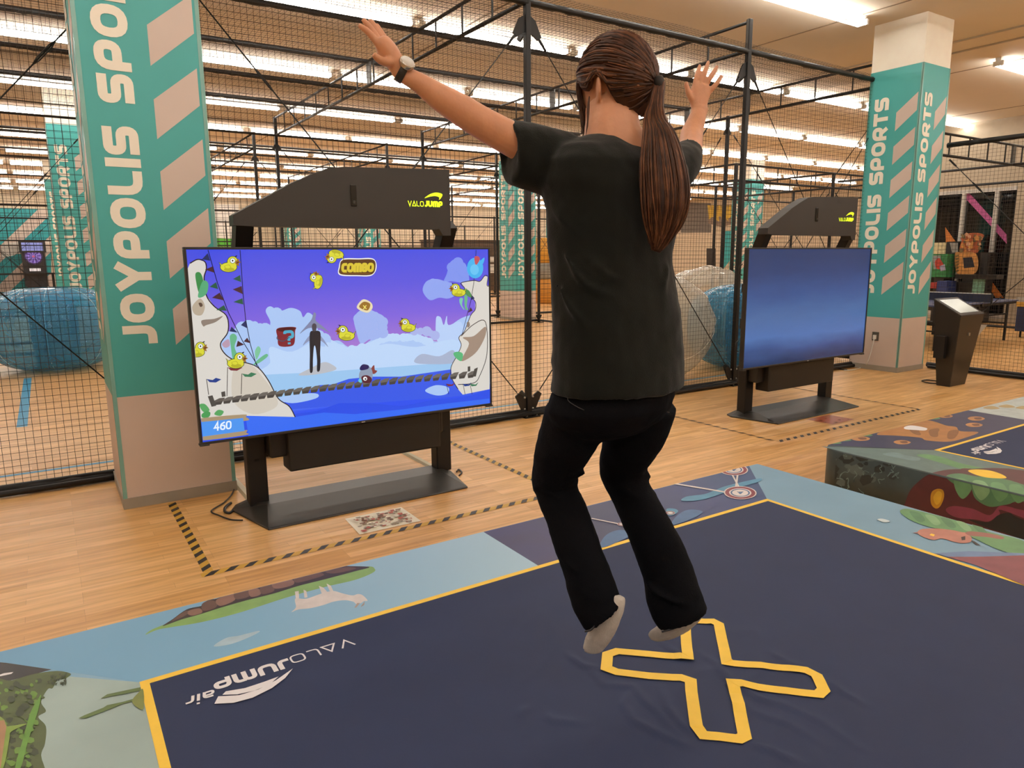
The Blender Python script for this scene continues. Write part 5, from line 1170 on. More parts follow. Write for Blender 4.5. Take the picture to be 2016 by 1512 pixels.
# tie and ponytail
tp = project(tie)
mb = MB(); tn = (tie-HC).normalized(); o_ = tn.orthogonal().normalized(); o2 = tn.cross(o_)
mb.rings([[tie+tn*(f_*.008)+(o_*math.cos(2*math.pi*i/16)+o2*math.sin(2*math.pi*i/16))*r_ for i in range(16)] for f_, r_ in ((-1.4, .010), (-.9, .0165), (0, .018), (.9, .0165), (1.4, .010))]); mb.build('hair_tie', mat('tie_black', '#120c0a', rough=.7), hair)
PT = [(tp[0], tp[1], (tie-CAM).dot(FW), 9), (1288, 226, 1.80, 17), (1297, 262, 1.765, 28), (1304, 320, 1.745, 41), (1309, 385, 1.735, 45), (1307, 435, 1.735, 37), (1300, 472, 1.74, 22), (1293, 496, 1.745, 8)]
core = MB(); limb(core, [(x, y, d, w_*.9, .42) for x, y, d, w_ in PT], n=18, k=4); pony = core.build('ponytail', hm3, hair)
LK = [MB(), MB(), MB()]; rnd = random.Random(21); QP = catmull(PT, 4, closed=False)
for k in range(300):
    th = rnd.random()*2*math.pi; rad = .55+.5*math.sqrt(rnd.random()); en = int(len(QP)*(.72+.28*rnd.random())); pts_ = []; ph = rnd.random()*6
    for i in range(en):
        x, y, d, w_ = QP[i]; s_ = d/FPX; ww = (w_*(1.02 if i > 3 else .9))*s_
        th2 = th+.10*math.sin(i*.25+ph)
        pts_.append(ond(x, y, d)+RT*ww*rad*math.cos(th2)+FW*ww*.45*rad*math.sin(th2)+RT*.0018*math.sin(i*.5+ph))
    if len(pts_) < 4: continue
    w0 = .0017+rnd.random()*.0022; LK[rnd.choice((0, 0, 1, 1, 2))].tube(pts_, [w0*(1-.8*(i/len(pts_))**2) for i in range(len(pts_))], 4, cap=False)
for s_, m_, nm in zip(LK, (hm1, hm2, hm3), ('long_strands', 'light_strands', 'dark_strands')): s_.build(nm, m_, hair)
# ---- T-shirt
shirt_m = mat('black_cotton', '#0f110e', rough=.9, var=.08, scale=8, bump=.15, bscale=300, sheen=.12, spec=.12)
ts = MB()
ts.rings([world_ring(px, py, d, hw, A_, b_, pw=2.3) for px, py, d, hw, A_, b_ in (
    (1206, 272, 1.885, 62, .12, .075), (1208, 283, 1.885, 92, .15, .08), (1212, 296, 1.89, 128, .18, .085), (1214, 325, 1.89, 150, .19, .10), (1213, 365, 1.89, 150, .19, .11), (1208, 411, 1.89, 136, .19, .12), (1207, 452, 1.89, 129, .19, .12),
    (1205, 505, 1.89, 122, .18, .12), (1209, 557, 1.89, 124, .18, .12), (1215, 618, 1.89, 128, .18, .12), (1218, 676, 1.89, 129, .19, .125), (1219, 723, 1.89, 130, .19, .13), (1217, 757, 1.89, 132, .19, .13), (1216, 768, 1.89, 132, .19, .13), (1216, 768, 1.89, 124, .18, .12), (1216, 740, 1.89, 118, .17, .12))])
limb(ts, [(1130, 340, 1.86, 62, .8), (1085, 322, 1.845, 66, .8), (1045, 308, 1.825, 64, .85), (1012, 300, 1.81, 62, .9, 20, 118), (1003, 298, 1.805, 61, .9, 21, 121), (1003, 298, 1.805, 53, .85, 21, 121), (1030, 306, 1.82, 50, .8, 21, 121)][0:3]+[(1012, 300, 1.81, 62, .9)], n=24)
rr_ = []
for px, py, d, hw in ((1060, 312, 1.835, 64), (1030, 304, 1.82, 63), (1001, 298, 1.805, 61.5), (1001, 298, 1.805, 54), (1020, 302, 1.815, 50), (1045, 308, 1.83, 46)):
    rr_.append(px_ring(px, py, d, hw, .8, (17, 121), (ond(1001, 298, 1.805)-ond(1060, 312, 1.835)).normalized(), 24))
ts.rings(rr_)
limb(ts, [(1150, 320, 1.87, 40, .9), (1105, 300, 1.85, 42, .9), (1060, 290, 1.83, 40, .9), (1030, 285, 1.82, 30, .9)], n=20)
limb(ts, [(1298, 345, 1.98, 50, .8), (1325, 335, 2.03, 44, .85), (1342, 322, 2.07, 38, .9), (1352, 306, 2.11, 31, .9), (1356, 297, 2.135, 29, .9)], n=24)
# collar and folds
limb(ts, [(1168, 276, 1.865, 10, 1), (1185, 286, 1.845, 8, 1), (1207, 289, 1.83, 7, 1), (1232, 285, 1.83, 7, 1), (1256, 274, 1.85, 9, 1)], n=10)
def fold(pts, r=7):
    limb(ts, [(x, y, d, r*(1 if 0 < i < len(pts)-1 else .3), 1) for i, (x, y, d) in enumerate(pts)], n=8)
def sd(px, py):                      # depth of the back surface of the shirt at a pixel
    k = max(-1, min(1, (px-1210)/130)); return 1.89-.125*math.sqrt(max(.02, 1-k*k))-.012+.05*k
for f_ in ([(1062, 330), (1095, 380), (1130, 420), (1180, 470)], [(1085, 400), (1105, 430), (1150, 470)], [(1318, 520), (1306, 560), (1300, 590)], [(1095, 560), (1125, 610), (1170, 660)], [(1110, 500), (1150, 560), (1210, 585), (1260, 600)], [(1330, 640), (1325, 690), (1330, 730)], [(1160, 320), (1185, 350), (1205, 390)], [(1150, 500), (1200, 545), (1250, 560)]):
    fold([(x, y, sd(x, y)) for x, y in f_], 8)
tso = ts.build('t_shirt', shirt_m, PR); remesh(tso, .0065, 7, [(clouds('cloth_a', .14), .016), (clouds('cloth_b', .05), .004)])
# ---- jeans
jean_m = mat('dark_denim', '#08090e', rough=.9, var=.15, scale=12, bump=.2, bscale=220, spec=.1, sheen=.0)
jn = MB()
jn.rings([world_ring(px, py, d, hw, .17, .125, pw=2.2) for px, py, d, hw in ((1214, 735, 1.9, 112), (1208, 775, 1.9, 124), (1200, 800, 1.905, 124), (1194, 822, 1.92, 112), (1188, 845, 1.94, 86), (1185, 862, 1.96, 40))])
L_ = [(1140, 800, 1.90, 66, .9), (1126, 845, 1.93, 63, .95), (1112, 880, 1.97, 57, 1), (1098, 915, 2.01, 49, 1), (1091, 945, 2.04, 45, 1), (1096, 966, 2.045, 44, 1), (1108, 995, 2.04, 46, 1), (1123, 1035, 2.03, 46, 1), (1137, 1075, 2.02, 47, 1), (1152, 1115, 2.01, 48, 1), (1166, 1155, 2.0, 49, 1)]
limb(jn, [p+(1, 0) for p in L_]+[(1174, 1185, 1.995, 49, .9, 1, -.25)], n=24)
rr_ = [px_ring(px, py, d, hw, rt_, ax_, None, 24) for px, py, d, hw, rt_, ax_ in ((1160, 1150, 2.0, 47, .9, (1, 0)), (1172, 1182, 1.995, 49, .9, (1, -.3)), (1184, 1203, 1.985, 48, .85, (1, -.75)), (1189, 1211, 1.98, 48, .85, (1, -.85)), (1189, 1211, 1.98, 42, .8, (1, -.85)), (1180, 1195, 1.985, 38, .8, (1, -.7)))]
jn.rings([r[::-1] for r in rr_])
R_ = [(1268, 800, 1.98, 64, .9), (1254, 845, 2.01, 63, .95), (1240, 880, 2.05, 55, 1), (1228, 912, 2.09, 47, 1), (1228, 940, 2.11, 46, 1), (1240, 965, 2.115, 46, 1), (1256, 995, 2.11, 47, 1), (1276, 1035, 2.10, 50, 1), (1295, 1075, 2.09, 52, 1), (1310, 1115, 2.08, 52, 1), (1322, 1150, 2.07, 52, 1)]
limb(jn, [p+(1, 0) for p in R_]+[(1329, 1178, 2.06, 56, .9, 1, 0)], n=24)
rr_ = [px_ring(px, py, d, hw, rt_, ax_, None, 24) for px, py, d, hw, rt_, ax_ in ((1322, 1150, 2.07, 51, .9, (1, 0)), (1330, 1183, 2.06, 57, .9, (1, 0)), (1338, 1206, 2.05, 56, .85, (1, -.25)), (1344, 1220, 2.045, 52, .8, (1, -.42)), (1344, 1220, 2.045, 46, .75, (1, -.42)), (1338, 1205, 2.05, 44, .75, (1, -.4)))]
jn.rings([r[::-1] for r in rr_])
def ring_fold(c, hw, tilt, r=4.5):
    x, y, d = c; pts_ = [(x+hw*math.cos(a_), y+tilt*math.sin(a_*1.3)*3+tilt*math.cos(a_), d-hw*d/FPX*.98*math.sin(a_)) for a_ in [math.pi*i/8 for i in range(9)]]
    limb(jn, [(px, py, dd, r if 0 < i < 8 else 2, 1) for i, (px, py, dd) in enumerate(pts_)], n=8, k=3)
for c, hw, tl in (((1093, 938, 2.04), 45, 3), ((1094, 953, 2.04), 44, -4), ((1100, 968, 2.04), 43, 4), ((1104, 922, 2.01), 46, 5), ((1229, 925, 2.1), 45, 4), ((1236, 945, 2.11), 44, -4), ((1246, 962, 2.11), 44, 5), ((1170, 1160, 2.0), 47, 6), ((1328, 1168, 2.06), 54, 6), ((1150, 1112, 2.01), 46, 7)): ring_fold(c, hw, tl)
jo = jn.build('jeans', jean_m, PR); remesh(jo, .0065, 6, [(clouds('denim_a', .08), .008), (clouds('denim_b', .03), .003)])
st_m = mat('stitch', '#3c3a3c', rough=.8)
mb = MB()
def jd(px, py): return 1.90-.118*math.sqrt(max(.05, 1-((px-1200)/128)**2))-.008+.05*(px-1200)/128
for path in ([(1118, 781), (1122, 792), (1160, 810), (1210, 806), (1222, 782)], [(1298, 778), (1292, 803), (1318, 812)]):
    q_ = catmull(path, 4, closed=False); mb.tube([ond(x, y, jd(x, y)-.004) for x, y in q_], .0011, 5)
mb.build('pocket_stitching', st_m, jo)
for path in ([(1152, 1243, 1.955), (1166, 1238, 1.94), (1182, 1212, 1.935), (1200, 1192, 1.94), (1223, 1180, 1.96)], [(1303, 1244, 2.01), (1330, 1236, 2.0), (1360, 1222, 2.0), (1389, 1207, 2.02)]):
    mb = MB(); mb.tube([ond(*p) for p in catmull(path, 4, closed=False)], .0028, 6); mb.build('hem_fold', mat('hem_grey', '#2f2f33', rough=.8), jo)
# ---- socks
sock = mat('grey_sock', '#cdc6bc', rough=.9, var=.08, scale=40, bump=.2, bscale=250)
mb = MB(); limb(mb, [(1217, 1172, 1.965, 15, .9), (1212, 1188, 1.965, 19, .85), (1200, 1214, 1.975, 23, .8), (1187, 1240, 1.99, 24.5, .65), (1173, 1264, 2.01, 23, .5), (1163, 1279, 2.02, 17, .42), (1160, 1286, 2.025, 8, .4)], n=20)
remesh(mb.build('sock', sock, PR), .005, 3, [(clouds('sock_a', .03), .003)])
mb = MB(); limb(mb, [(1378, 1200, 2.03, 12, .9), (1362, 1213, 2.05, 17, .9), (1338, 1229, 2.08, 20, .8), (1312, 1243, 2.11, 18.5, .7), (1290, 1251, 2.14, 14, .55), (1279, 1254, 2.155, 7, .5)], n=20)
remesh(mb.build('sock', sock, PR), .005, 3, [(bpy.data.textures['sock_a'], .003)])
# ---- wrist watch
wt = empty('watch', ond(793, 143, 1.705)); wt.parent = PR; wt.location = ond(793, 143, 1.705)-V(PR['_b']); wt['_b'] = tuple(ond(793, 143, 1.705))
mb = MB(); c = ond(792, 142, 1.705); ax_ = (ond(783, 135, 1.70)-ond(828, 165, 1.72)).normalized(); o_ = ax_.cross(FW).normalized(); o2 = ax_.cross(o_)
s_ = 1.705/FPX
mb.rings([[c+ax_*h_+o_*r_*math.cos(2*math.pi*i/24)+o2*r_*.92*math.sin(2*math.pi*i/24) for i in range(24)] for h_, r_ in ((-.009, 18.5*s_), (-.009, 21*s_), (.009, 21*s_), (.009, 18.5*s_))], closed=True); mb.build('strap', mat('leather_black', '#1a1512', rough=.5), wt)
dn = (o_*-.62+o2*-.0-FW*.75); dn = (dn-ax_*dn.dot(ax_)).normalized()
if (RT*.15+UP*.6-FW).dot(dn) < 0: dn = -dn
mb = MB(); e1 = ax_; e2 = dn.cross(ax_); r0 = 19*s_
mb.rings([[c+dn*h_+(e1*math.cos(2*math.pi*i/24)+e2*math.sin(2*math.pi*i/24))*r_ for i in range(24)] for h_, r_ in ((r0*.7, .015), (r0, .019), (r0+.008, .019), (r0+.010, .017))]); mb.build('watch_case', mat('steel', '#b5b0a6', rough=.25, metal=.8), wt)
mb = MB(); mb.rings([[c+dn*h_+(e1*math.cos(2*math.pi*i/24)+e2*math.sin(2*math.pi*i/24))*r_ for i in range(24)] for h_, r_ in ((r0+.009, .0165), (r0+.0108, .0165))]); mb.build('dial', mat('dial_white', '#d8d2c6', rough=.3), wt)
# ================================================================ BUBBLE BALLS
def bubble_mat(name, tint, dens_, rough=.08):
    m = bpy.data.materials.new(name); m.use_nodes = True; nt = m.node_tree; L = nt.links.new; b = nt.nodes['Principled BSDF']; out = nt.nodes['Material Output']
    b.inputs['Base Color'].default_value = lin(tint); b.inputs['Roughness'].default_value = rough; b.inputs['Specular IOR Level'].default_value = .8
    tr = nt.nodes.new('ShaderNodeBsdfTransparent'); c = lin(tint); tr.inputs[0].default_value = (min(1, c[0]*.55+.45), min(1, c[1]*.5+.5), min(1, c[2]*.5+.5), 1)
    lw = nt.nodes.new('ShaderNodeLayerWeight'); lw.inputs[0].default_value = .35
    mr = nt.nodes.new('ShaderNodeMapRange'); mr.inputs['To Min'].default_value = dens_; mr.inputs['To Max'].default_value = min(1, dens_+.45); L(lw.outputs['Facing'], mr.inputs['Value'])
    tc = nt.nodes.new('ShaderNodeTexCoord'); n = nt.nodes.new('ShaderNodeTexNoise'); n.inputs['Scale'].default_value = 4; n.inputs['Detail'].default_value = 3; n.inputs['Distortion'].default_value = 1.2; L(tc.outputs['Object'], n.inputs['Vector'])
    bp = nt.nodes.new('ShaderNodeBump'); bp.inputs['Strength'].default_value = .6; bp.inputs['Distance'].default_value = .12; L(n.outputs['Fac'], bp.inputs['Height']); L(bp.outputs[0], b.inputs['Normal'])
    mx = nt.nodes.new('ShaderNodeMixShader'); L(mr.outputs[0], mx.inputs[0]); L(tr.outputs[0], mx.inputs[1]); L(b.outputs[0], mx.inputs[2]); L(mx.outputs[0], out.inputs['Surface'])
    return m
bb = bubble_mat('bubble_blue', '#459fcb', .36); bc = bubble_mat('bubble_clear', '#e6e0d2', .27); seam_b = mat('seam_blue', '#a8dbe8', rough=.2, spec=.8, var=0); seam_c = mat('seam_clear', '#ece7da', rough=.2, spec=.8, var=0)
strap_b = mat('strap_blue', '#1f4f8f', rough=.5)
def ball(c, rx, ry, rz, m, sm, label, yaw=0., axis_tilt=0., half=None):
    t = empty('bubble_ball', (c[0], c[1], 0), label, 'ball', 'inflatable bubble balls on the pitch')
    C0_ = V(c); R_m = Matrix.Rotation(yaw, 3, 'Z') @ Matrix.Rotation(axis_tilt, 3, 'Y')
    mb = MB(); rr = []; nv, nu = 22, 40
    for i in range(nv+1):
        ph = math.pi*(.06+.88*i/nv); ring = []
        for j in range(nu):
            th = 2*math.pi*j/nu; pw = .72
            s_, c_ = math.sin(ph), math.cos(ph)
            q = .02*math.cos(th*12)*s_
            ring.append(C0_+R_m @ V(((rx+q)*s_**pw*math.cos(th), (ry+q)*s_**pw*math.sin(th), -rz*math.copysign(abs(c_)**.8, c_))))
        rr.append(ring)
    inner = [[C0_+(p-C0_)*1.0 for p in r] for r in rr]
    # open centre shaft: rim rolls inward and runs through the ball
    def shaft(z, k): return [C0_+R_m @ V((rx*k*math.cos(2*math.pi*j/nu), ry*k*math.sin(2*math.pi*j/nu), z)) for j in range(nu)]
    full = [shaft(-rz*.9, .30)]+inner+[shaft(rz*.9, .30)]
    mb.rings(full, cap=False); mb.build('outer_shell', m, t)
    mb = MB(); mb.rings([shaft(rz*(.9-1.8*i/8), .30+.04*math.sin(math.pi*i/8)) for i in range(9)], cap=False); mb.build('inner_cylinder', m, t)
    for zf in (-.8, .8):
        k = (1-abs(zf)**2.4)**.45; mb = MB(); pts = [C0_+R_m @ V((rx*k*1.005*math.cos(2*math.pi*j/48), ry*k*1.005*math.sin(2*math.pi*j/48), rz*zf)) for j in range(49)]; mb.tube(pts, .005, 5, cap=False); mb.build('seam', sm, t)
    for j in range(8):
        th = 2*math.pi*j/8+.2; pts = [C0_+R_m @ V(((rx+.0)*math.sin(math.pi*(.1+.8*i/14))**.72*math.cos(th), ry*math.sin(math.pi*(.1+.8*i/14))**.72*math.sin(th), -rz*math.copysign(abs(math.cos(math.pi*(.1+.8*i/14)))**.8, math.cos(math.pi*(.1+.8*i/14))))) for i in range(15)]
        mb = MB(); mb.tube(pts, .0035, 5); mb.build('seam', sm, t)
    for s_ in (-1, 1):
        mb = MB(); mb.beam(C0_+R_m @ V((s_*rx*.22, -.12, -rz*.55)), C0_+R_m @ V((s_*rx*.22, -.12, rz*.55)), .07, .02); mb.build('shoulder_strap', strap_b, t)
        mb = MB(); mb.tube([C0_+R_m @ V((s_*rx*.32, .1, -.12)), C0_+R_m @ V((s_*rx*.24, .14, -.1)), C0_+R_m @ V((s_*rx*.24, .14, .1)), C0_+R_m @ V((s_*rx*.32, .1, .12))], .016, 6); mb.build('grab_handle', strap_b, t)
    return t
ball((.06, 12.6, .61), .94, .86, .61, bb, seam_b, 'blue transparent bubble ball resting behind the net left of the big pillar', yaw=.5)
ball((8.35, 6.72, .60), .80, .80, .60, bb, seam_b, 'blue transparent bubble ball touching the net just left of the dark blue screen', yaw=.9, axis_tilt=.1)
ball((6.55, 6.72, .66), .66, .74, .76, bc, seam_c, 'clear bubble ball behind the net, half hidden by the woman\'s waist', yaw=.4, axis_tilt=1.2)
ball((9.2, 8.3, .70), .70, .78, .78, bc, seam_c, 'clear bubble ball farther back, its rim rising above the blue one', yaw=.2, axis_tilt=1.35)
# ================================================================ DARTS, COUNTER AND FAR ITEMS
p = ony(66, 475, 37.2); q = ony(98, 540, 37.2)
t = empty('dart_machine', (p.x+.1, 37.4, 0), 'black electronic dart machine with a round violet target against the far left wall', 'dart machine', 'dart machines')
xc = ony(66, 505, 37.2).x; zt = ony(66, 475, 37.2).z; zm = ony(66, 505, 37.2).z
mb = MB(); mb.box((xc-.42, 37.1, .5), (xc+.42, 37.8, zt-.45)); mb.box((xc-.48, 37.05, zt-.48), (xc+.48, 37.8, zt)); mb.box((xc-.36, 37.15, 0), (xc+.36, 37.7, .5)); mb.build('cabinet', mat('dart_black', '#191216', rough=.4), t)
a = Art(lambda x, z: V((x, 37.04, z)), (0, -1, 0), lift=.003, step=.002); a.poly([(xc-.38, zt-.40), (xc+.38, zt-.40), (xc+.38, zt-.06), (xc-.38, zt-.06)], scr('#8f90c8')); a.build('monitor', t)
a = Art(lambda x, z: V((x, 37.09, z)), (0, -1, 0), lift=.003, step=.002); a.disc((xc, zm), .34, .34, scr('#3a2344')); a.disc((xc, zm), .28, .28, scr('#9a7cc8'))
for k in range(10): a.poly([(xc, zm), (xc+.27*math.cos(k*.628), zm+.27*math.sin(k*.628)), (xc+.27*math.cos(k*.628+.31), zm+.27*math.sin(k*.628+.31))], scr('#5f3f8a'))
a.disc((xc, zm), .05, .05, scr('#c05a7a')); a.build('dartboard', t)
a = Art(lambda x, z: V((x, 37.09, z)), (0, -1, 0), lift=.003, step=.002); a.poly([(xc-.2, zm-.62), (xc+.2, zm-.62), (xc+.2, zm-.5), (xc-.2, zm-.5)], scr('#e8d8d0')); a.build('lit_panel', t)
o = copy_tree(t, (-1.75, 0, 0)); tag(o, 'black dart machine cut off by the left edge of the picture', 'dart machine', 'dart machines')
mb = MB(); a_ = ony(-20, 540, 36.9); b_ = ony(112, 539, 36.9); mb.box((a_.x, 36.6, a_.z-.03), (b_.x, 36.95, a_.z+.03)); mb.box((a_.x+.1, 36.85, 0), (a_.x+.2, 36.95, a_.z-.03)); mb.box((b_.x-.2, 36.85, 0), (b_.x-.1, 36.95, a_.z-.03))
o = mb.build('counter_shelf', black); tag(o, 'long thin black ledge in front of the far dart machines', 'shelf')
# orange drum-like pillar pad seen right of the first cage post
b0 = onz(1072, 597, 0); t = empty('padded_pillar', (b0.x, b0.y, 0), 'orange and yellow banded pad round a far pillar, left of the woman\'s hip', 'pad')
hgt = (project((b0.x, b0.y, 0))[1]-472); dd_ = (b0-CAM).length; H_ = hgt*dd_/FPX
for k, (z0, z1, c) in enumerate(((0, .38, '#c98a2c'), (.38, .62, '#8e8b80'), (.62, 1., '#cf9630'))):
    mb = MB(); mb.rings([[V((b0.x+r_*math.cos(2*math.pi*i/24), b0.y+r_*math.sin(2*math.pi*i/24), z)) for i in range(24)] for z, r_ in ((z0*H_, .3), (z0*H_+.03, .34), (z1*H_-.03, .34), (z1*H_, .3))]); mb.build('pad_band', mat('pad%d' % k, c, rough=.5), t)
# white ladder-like rack by the far wall right of the lit screen
# ================================================================ TABLE TENNIS TABLE
t = empty('table_tennis_table', (13.7, 6.5, 0), 'blue table tennis table with a white-edged net behind the kiosk', 'table')
tt = mat('table_blue', '#3b4a72', rough=.35); wl = mat('line_white', '#e6e2d8', rough=.5)
X_0, X_1, Y_0, Y_1 = 12.25, 14.99, 5.95, 7.47
for xa, xb in ((X_0, 13.61), (13.63, X_1)):
    mb = MB(); mb.box((xa, Y_0, .735), (xb, Y_1, .76)); tp_ = mb.build('table_half', tt, t)
    mb = MB(); mb.box((xa, Y_0, .76), (xb, Y_0+.02, .7612)); mb.build('edge_line', wl, tp_); mb = MB(); mb.box((xa, Y_1-.02, .76), (xb, Y_1, .7612)); mb.build('edge_line', wl, tp_)
    mb = MB(); mb.box((xa+.03, Y_0+.02, .69), (xb-.03, Y_0+.05, .735)); mb.build('apron', black, tp_)
    for x in (xa+.12, xb-.12):
        mb = MB(); mb.beam((x, Y_0+.12, 0), (x, Y_0+.12, .735), .035); mb.build('leg', black, t); mb = MB(); mb.beam((x, Y_1-.12, 0), (x, Y_1-.12, .735), .035); mb.build('leg', black, t)
        mb = MB(); mb.beam((x, Y_0+.12, .32), (x, Y_1-.12, .32), .025); mb.build('cross_bar', black, t)
    mb = MB(); mb.beam((xa+.12, Y_0+.12, .5), (xb-.12, Y_0+.12, .5), .025); mb.build('side_bar', black, t)
mb = MB(); mb.box((13.615, Y_0-.14, .765), (13.625, Y_1+.14, .905)); nt_ = mb.build('net', mat('tt_net', '#1b2238', rough=.8), t)
mb = MB(); mb.box((13.612, Y_0-.14, .905), (13.628, Y_1+.14, .918)); mb.build('net_tape', wl, nt_)
for y in (Y_0-.14, Y_1+.14): mb = MB(); mb.box((13.605, y-.012, .73), (13.635, y+.012, .92)); mb.build('net_post', black, nt_)
# ================================================================ ARCADE MACHINES AND BOXES BEYOND THE TABLE
XA = 17.7
def AR(x, y, X=XA): return onx(x, y, X)
def arcade(px0, px1, ptop, pbot, X, depth, label, name='arcade_cabinet', body_c='#17130f'):
    a_, b_ = AR(px0, ptop, X), AR(px1, ptop, X); zt = a_.z; zb = max(0, 0)
    y0, y1 = min(a_.y, b_.y), max(a_.y, b_.y)
    t = empty(name, (X+depth/2, (y0+y1)/2, 0), label, 'arcade machine')
    return t, y0, y1, zt
t, y0, y1, zt = arcade(1888, 1936, 458, 600, XA, .7, 'arcade machine with a flame-patterned marquee and a framed dark screen beyond the table tennis table')
mb = MB(); mb.box((XA, y0, 0), (XA+.7, y1, .95)); mb.box((XA+.35, y0, .95), (XA+.75, y1, zt-.45)); mb.build('cabinet', mat('arcade_black', '#15110f', rough=.4), t)
a = Art(lambda x, y: AR(x, y, XA+.3), (-1, 0, 0), lift=.002, step=.001)
fl1, fl2, fl3, fl4 = mat('flame_a', '#a8552c', rough=.5, var=.3, scale=9), mat('flame_b', '#c98a44', rough=.5, var=.3, scale=9), mat('flame_c', '#6f5a34', rough=.5), mat('flame_d', '#d9a07a', rough=.5)
a.poly([(1890, 495), (1892, 478), (1899, 465), (1915, 458), (1937, 462), (1932, 475), (1925, 497), (1905, 500)], fl1, True)
rnd = random.Random(8)
for k in range(46):
    x = 1893+rnd.random()*38; y = 462+rnd.random()*32; r_ = 2+rnd.random()*4; a.poly([(x+r_*math.cos(i*1.26+k), y+r_*math.sin(i*1.26+k)) for i in range(5)], (fl2, fl3, fl4, fl1)[k % 4])
a.build('marquee', t)
a = Art(lambda x, y: AR(x, y, XA+.28), (-1, 0, 0), lift=.002, step=.001)
a.poly([(1880, 502), (1886, 496), (1922, 500), (1922, 536), (1888, 540), (1881, 525)], fl2, True); a.poly([(1896, 507), (1914, 506), (1919, 526), (1898, 528)], mat('screen_dim', '#232630', rough=.2)); 
for k in range(6): a.poly([(1881, 503+k*6), (1888, 501+k*6), (1888, 504+k*6), (1882, 506+k*6)], fl3)
a.build('screen_frame', t)
mb = MB(); y_a, y_b = AR(1962, 540, XA-.25).y, AR(1880, 540, XA-.25).y; zc_ = AR(1920, 541, XA-.25).z; mb.box((XA-.25, y_a, zc_-.09), (XA+.1, y_b, zc_)); mb.build('control_deck', mat('deck_black', '#0f0d0d', rough=.3), t)
mb = MB(); p = AR(1928, 560, XA-.1); mb.box((XA-.14, p.y-.1, p.z-.35), (XA-.06, p.y+.12, p.z+.2)); mb.build('cup_display', mat('cup_green', '#6fa08c', rough=.4, var=.3, scale=20), t)
t, y0, y1, zt = arcade(1834, 1868, 500, 600, XA-.02, .5, 'green and red prize machine beside the flame-patterned arcade machine')
gm = mat('prize_green', '#2f7a44', rough=.4, var=.2); mb = MB(); mb.box((XA+.05, y0+.06, AR(1850, 546).z), (XA+.5, y1, zt)); mb.build('cabinet', gm, t); mb = MB(); mb.box((XA+.1, y0+.12, 0), (XA+.5, y1-.05, AR(1850, 546).z)); mb.build('pedestal', mat('arcade_black', '#15110f'), t)
a = Art(lambda x, y: AR(x, y, XA+.04), (-1, 0, 0), lift=.002, step=.001); a.poly([(1836, 503), (1852, 503), (1853, 530), (1838, 530)], mat('prize_grey', '#8b8f8c', rough=.4)); a.poly([(1841, 515), (1848, 508), (1854, 514), (1858, 524), (1850, 530), (1843, 527)], mat('prize_red', '#b8402e', rough=.4), True); a.poly([(1850, 524), (1860, 520), (1862, 532), (1852, 534)], mat('prize_lilac', '#a9a4bc')); a.build('front_picture', t)
t, y0, y1, zt = arcade(1837, 1863, 478, 505, XA+.6, .4, 'pale lit sign box above the green prize machine')
mb = MB(); mb.box((XA+.6, y0, AR(1850, 502, XA+.6).z), (XA+.9, y1, zt)); mb.build('sign_face', mat('sign_pale', '#d8c79a', rough=.5, var=.15, scale=20), t)
mb = MB(); mb.box((XA+.7, (y0+y1)/2-.03, 0), (XA+.76, (y0+y1)/2+.03, AR(1850, 502, XA+.6).z)); mb.build('sign_post', black, t)
t, y0, y1, zt = arcade(1864, 1888, 476, 500, XA+.55, .4, 'small grey arcade monitor between the pale sign and the flame marquee')
mb = MB(); mb.box((XA+.55, y0, AR(1870, 498, XA+.55).z-.05), (XA+.75, y1, zt)); mb.build('housing', mat('arcade_black', '#15110f'), t)
a = Art(lambda x, y: AR(x, y, XA+.545), (-1, 0, 0), lift=.002); a.poly([(1870, 478), (1886, 478), (1886, 496), (1874, 498)], mat('monitor_grey', '#9b938a', rough=.4)); a.build('monitor_face', t)
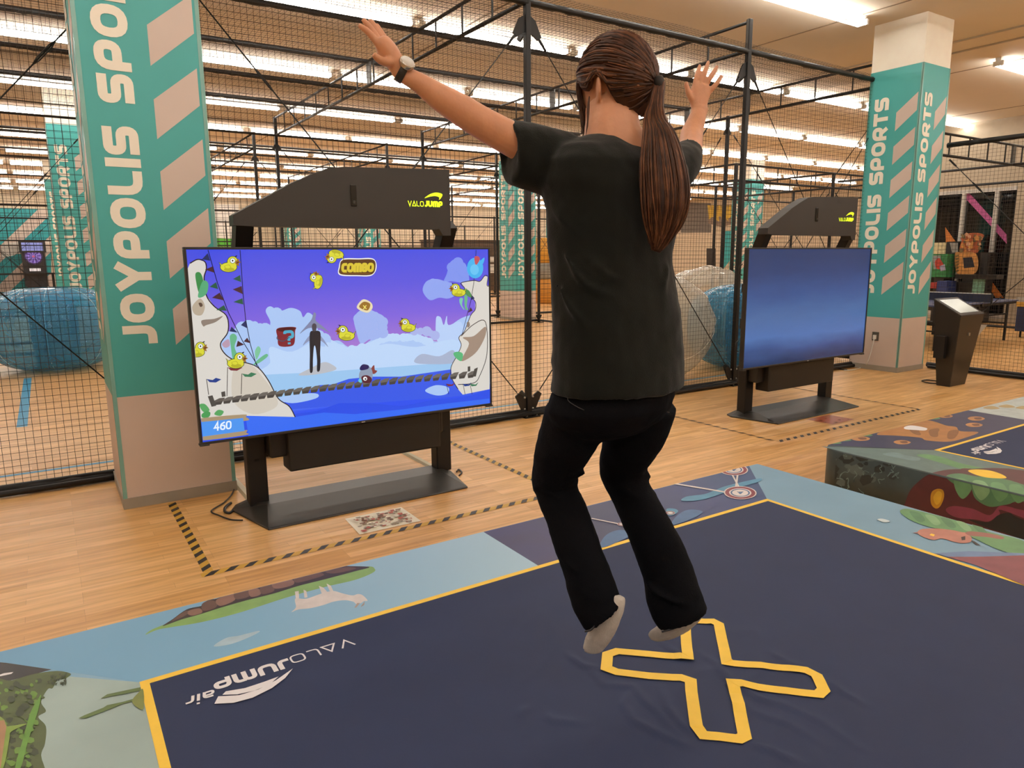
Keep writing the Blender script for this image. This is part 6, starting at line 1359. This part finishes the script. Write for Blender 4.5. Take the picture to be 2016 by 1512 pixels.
mb = MB(); mb.box((XA+.62, (y0+y1)/2-.05, 0), (XA+.70, (y0+y1)/2+.05, AR(1870, 498, XA+.55).z)); mb.build('stand', black, t)
def box_stack(px0, px1, pt, pb, X, c, label, lid=None):
    a_, b_ = AR(px0, pt, X), AR(px1, pb, X); y0, y1 = min(a_.y, b_.y), max(a_.y, b_.y); z0 = max(0, b_.z); mb = MB(); mb.box((X, y0, z0), (X+.45, y1, a_.z))
    o = bevel(mb.build('storage_box', mat('bx'+c[1:], c, rough=.5)), .01); return tag(o, label, 'box')
for a_ in ((1830, 1843, 556, 568, XA-.5, '#9c2f2a', 'small red box on the floor stand behind the left half of the table tennis table'), (1845, 1862, 553, 580, XA-.5, '#27356b', 'dark blue box beside the red one behind the table tennis table')):
    o = box_stack(*a_); 
t = empty('ball_return_cart', (14.2, 5.0, 0), 'dark blue bin with a blue cone on its lid at the right picture edge', 'bin')
Xc = 15.6; a_ = onx(1998, 640, Xc); y0 = a_.y-.62; mb = MB(); mb.box((Xc, y0, 0.12), (Xc+.5, a_.y, onx(1998, 603, Xc).z)); bevel(mb.build('bin', mat('bin_navy', '#1f2a4a', rough=.5), t), .01)
zt = onx(1998, 603, Xc).z; mb = MB(); mb.box((Xc-.02, y0, zt), (Xc+.52, a_.y+.01, zt+.09)); mb.build('tray', mat('tray_yellow', '#b98a34', rough=.5, var=.3, scale=8), t); mb = MB(); mb.box((Xc-.02, y0, zt+.09), (Xc+.52, a_.y+.03, zt+.17)); mb.build('lid', mat('lid_grey', '#a59f94', rough=.5), t)
mb = MB(); cc = V((Xc+.2, a_.y-.28, zt+.17)); mb.rings([[cc+V((r_*math.cos(2*math.pi*i/20), r_*math.sin(2*math.pi*i/20), z)) for i in range(20)] for z, r_ in ((0, .24), (.03, .24), (.05, .17), (.36, .05), (.38, .02))]); mb.build('cone', mat('cone_blue', '#24427a', rough=.45), t)
for s_ in (0, 1):
    mb = MB(); mb.box((Xc+.05, y0+.05+s_*.5, 0), (Xc+.12, y0+.12+s_*.42, .12)); mb.build('foot', black, t)
t['_b'] = t['_b']
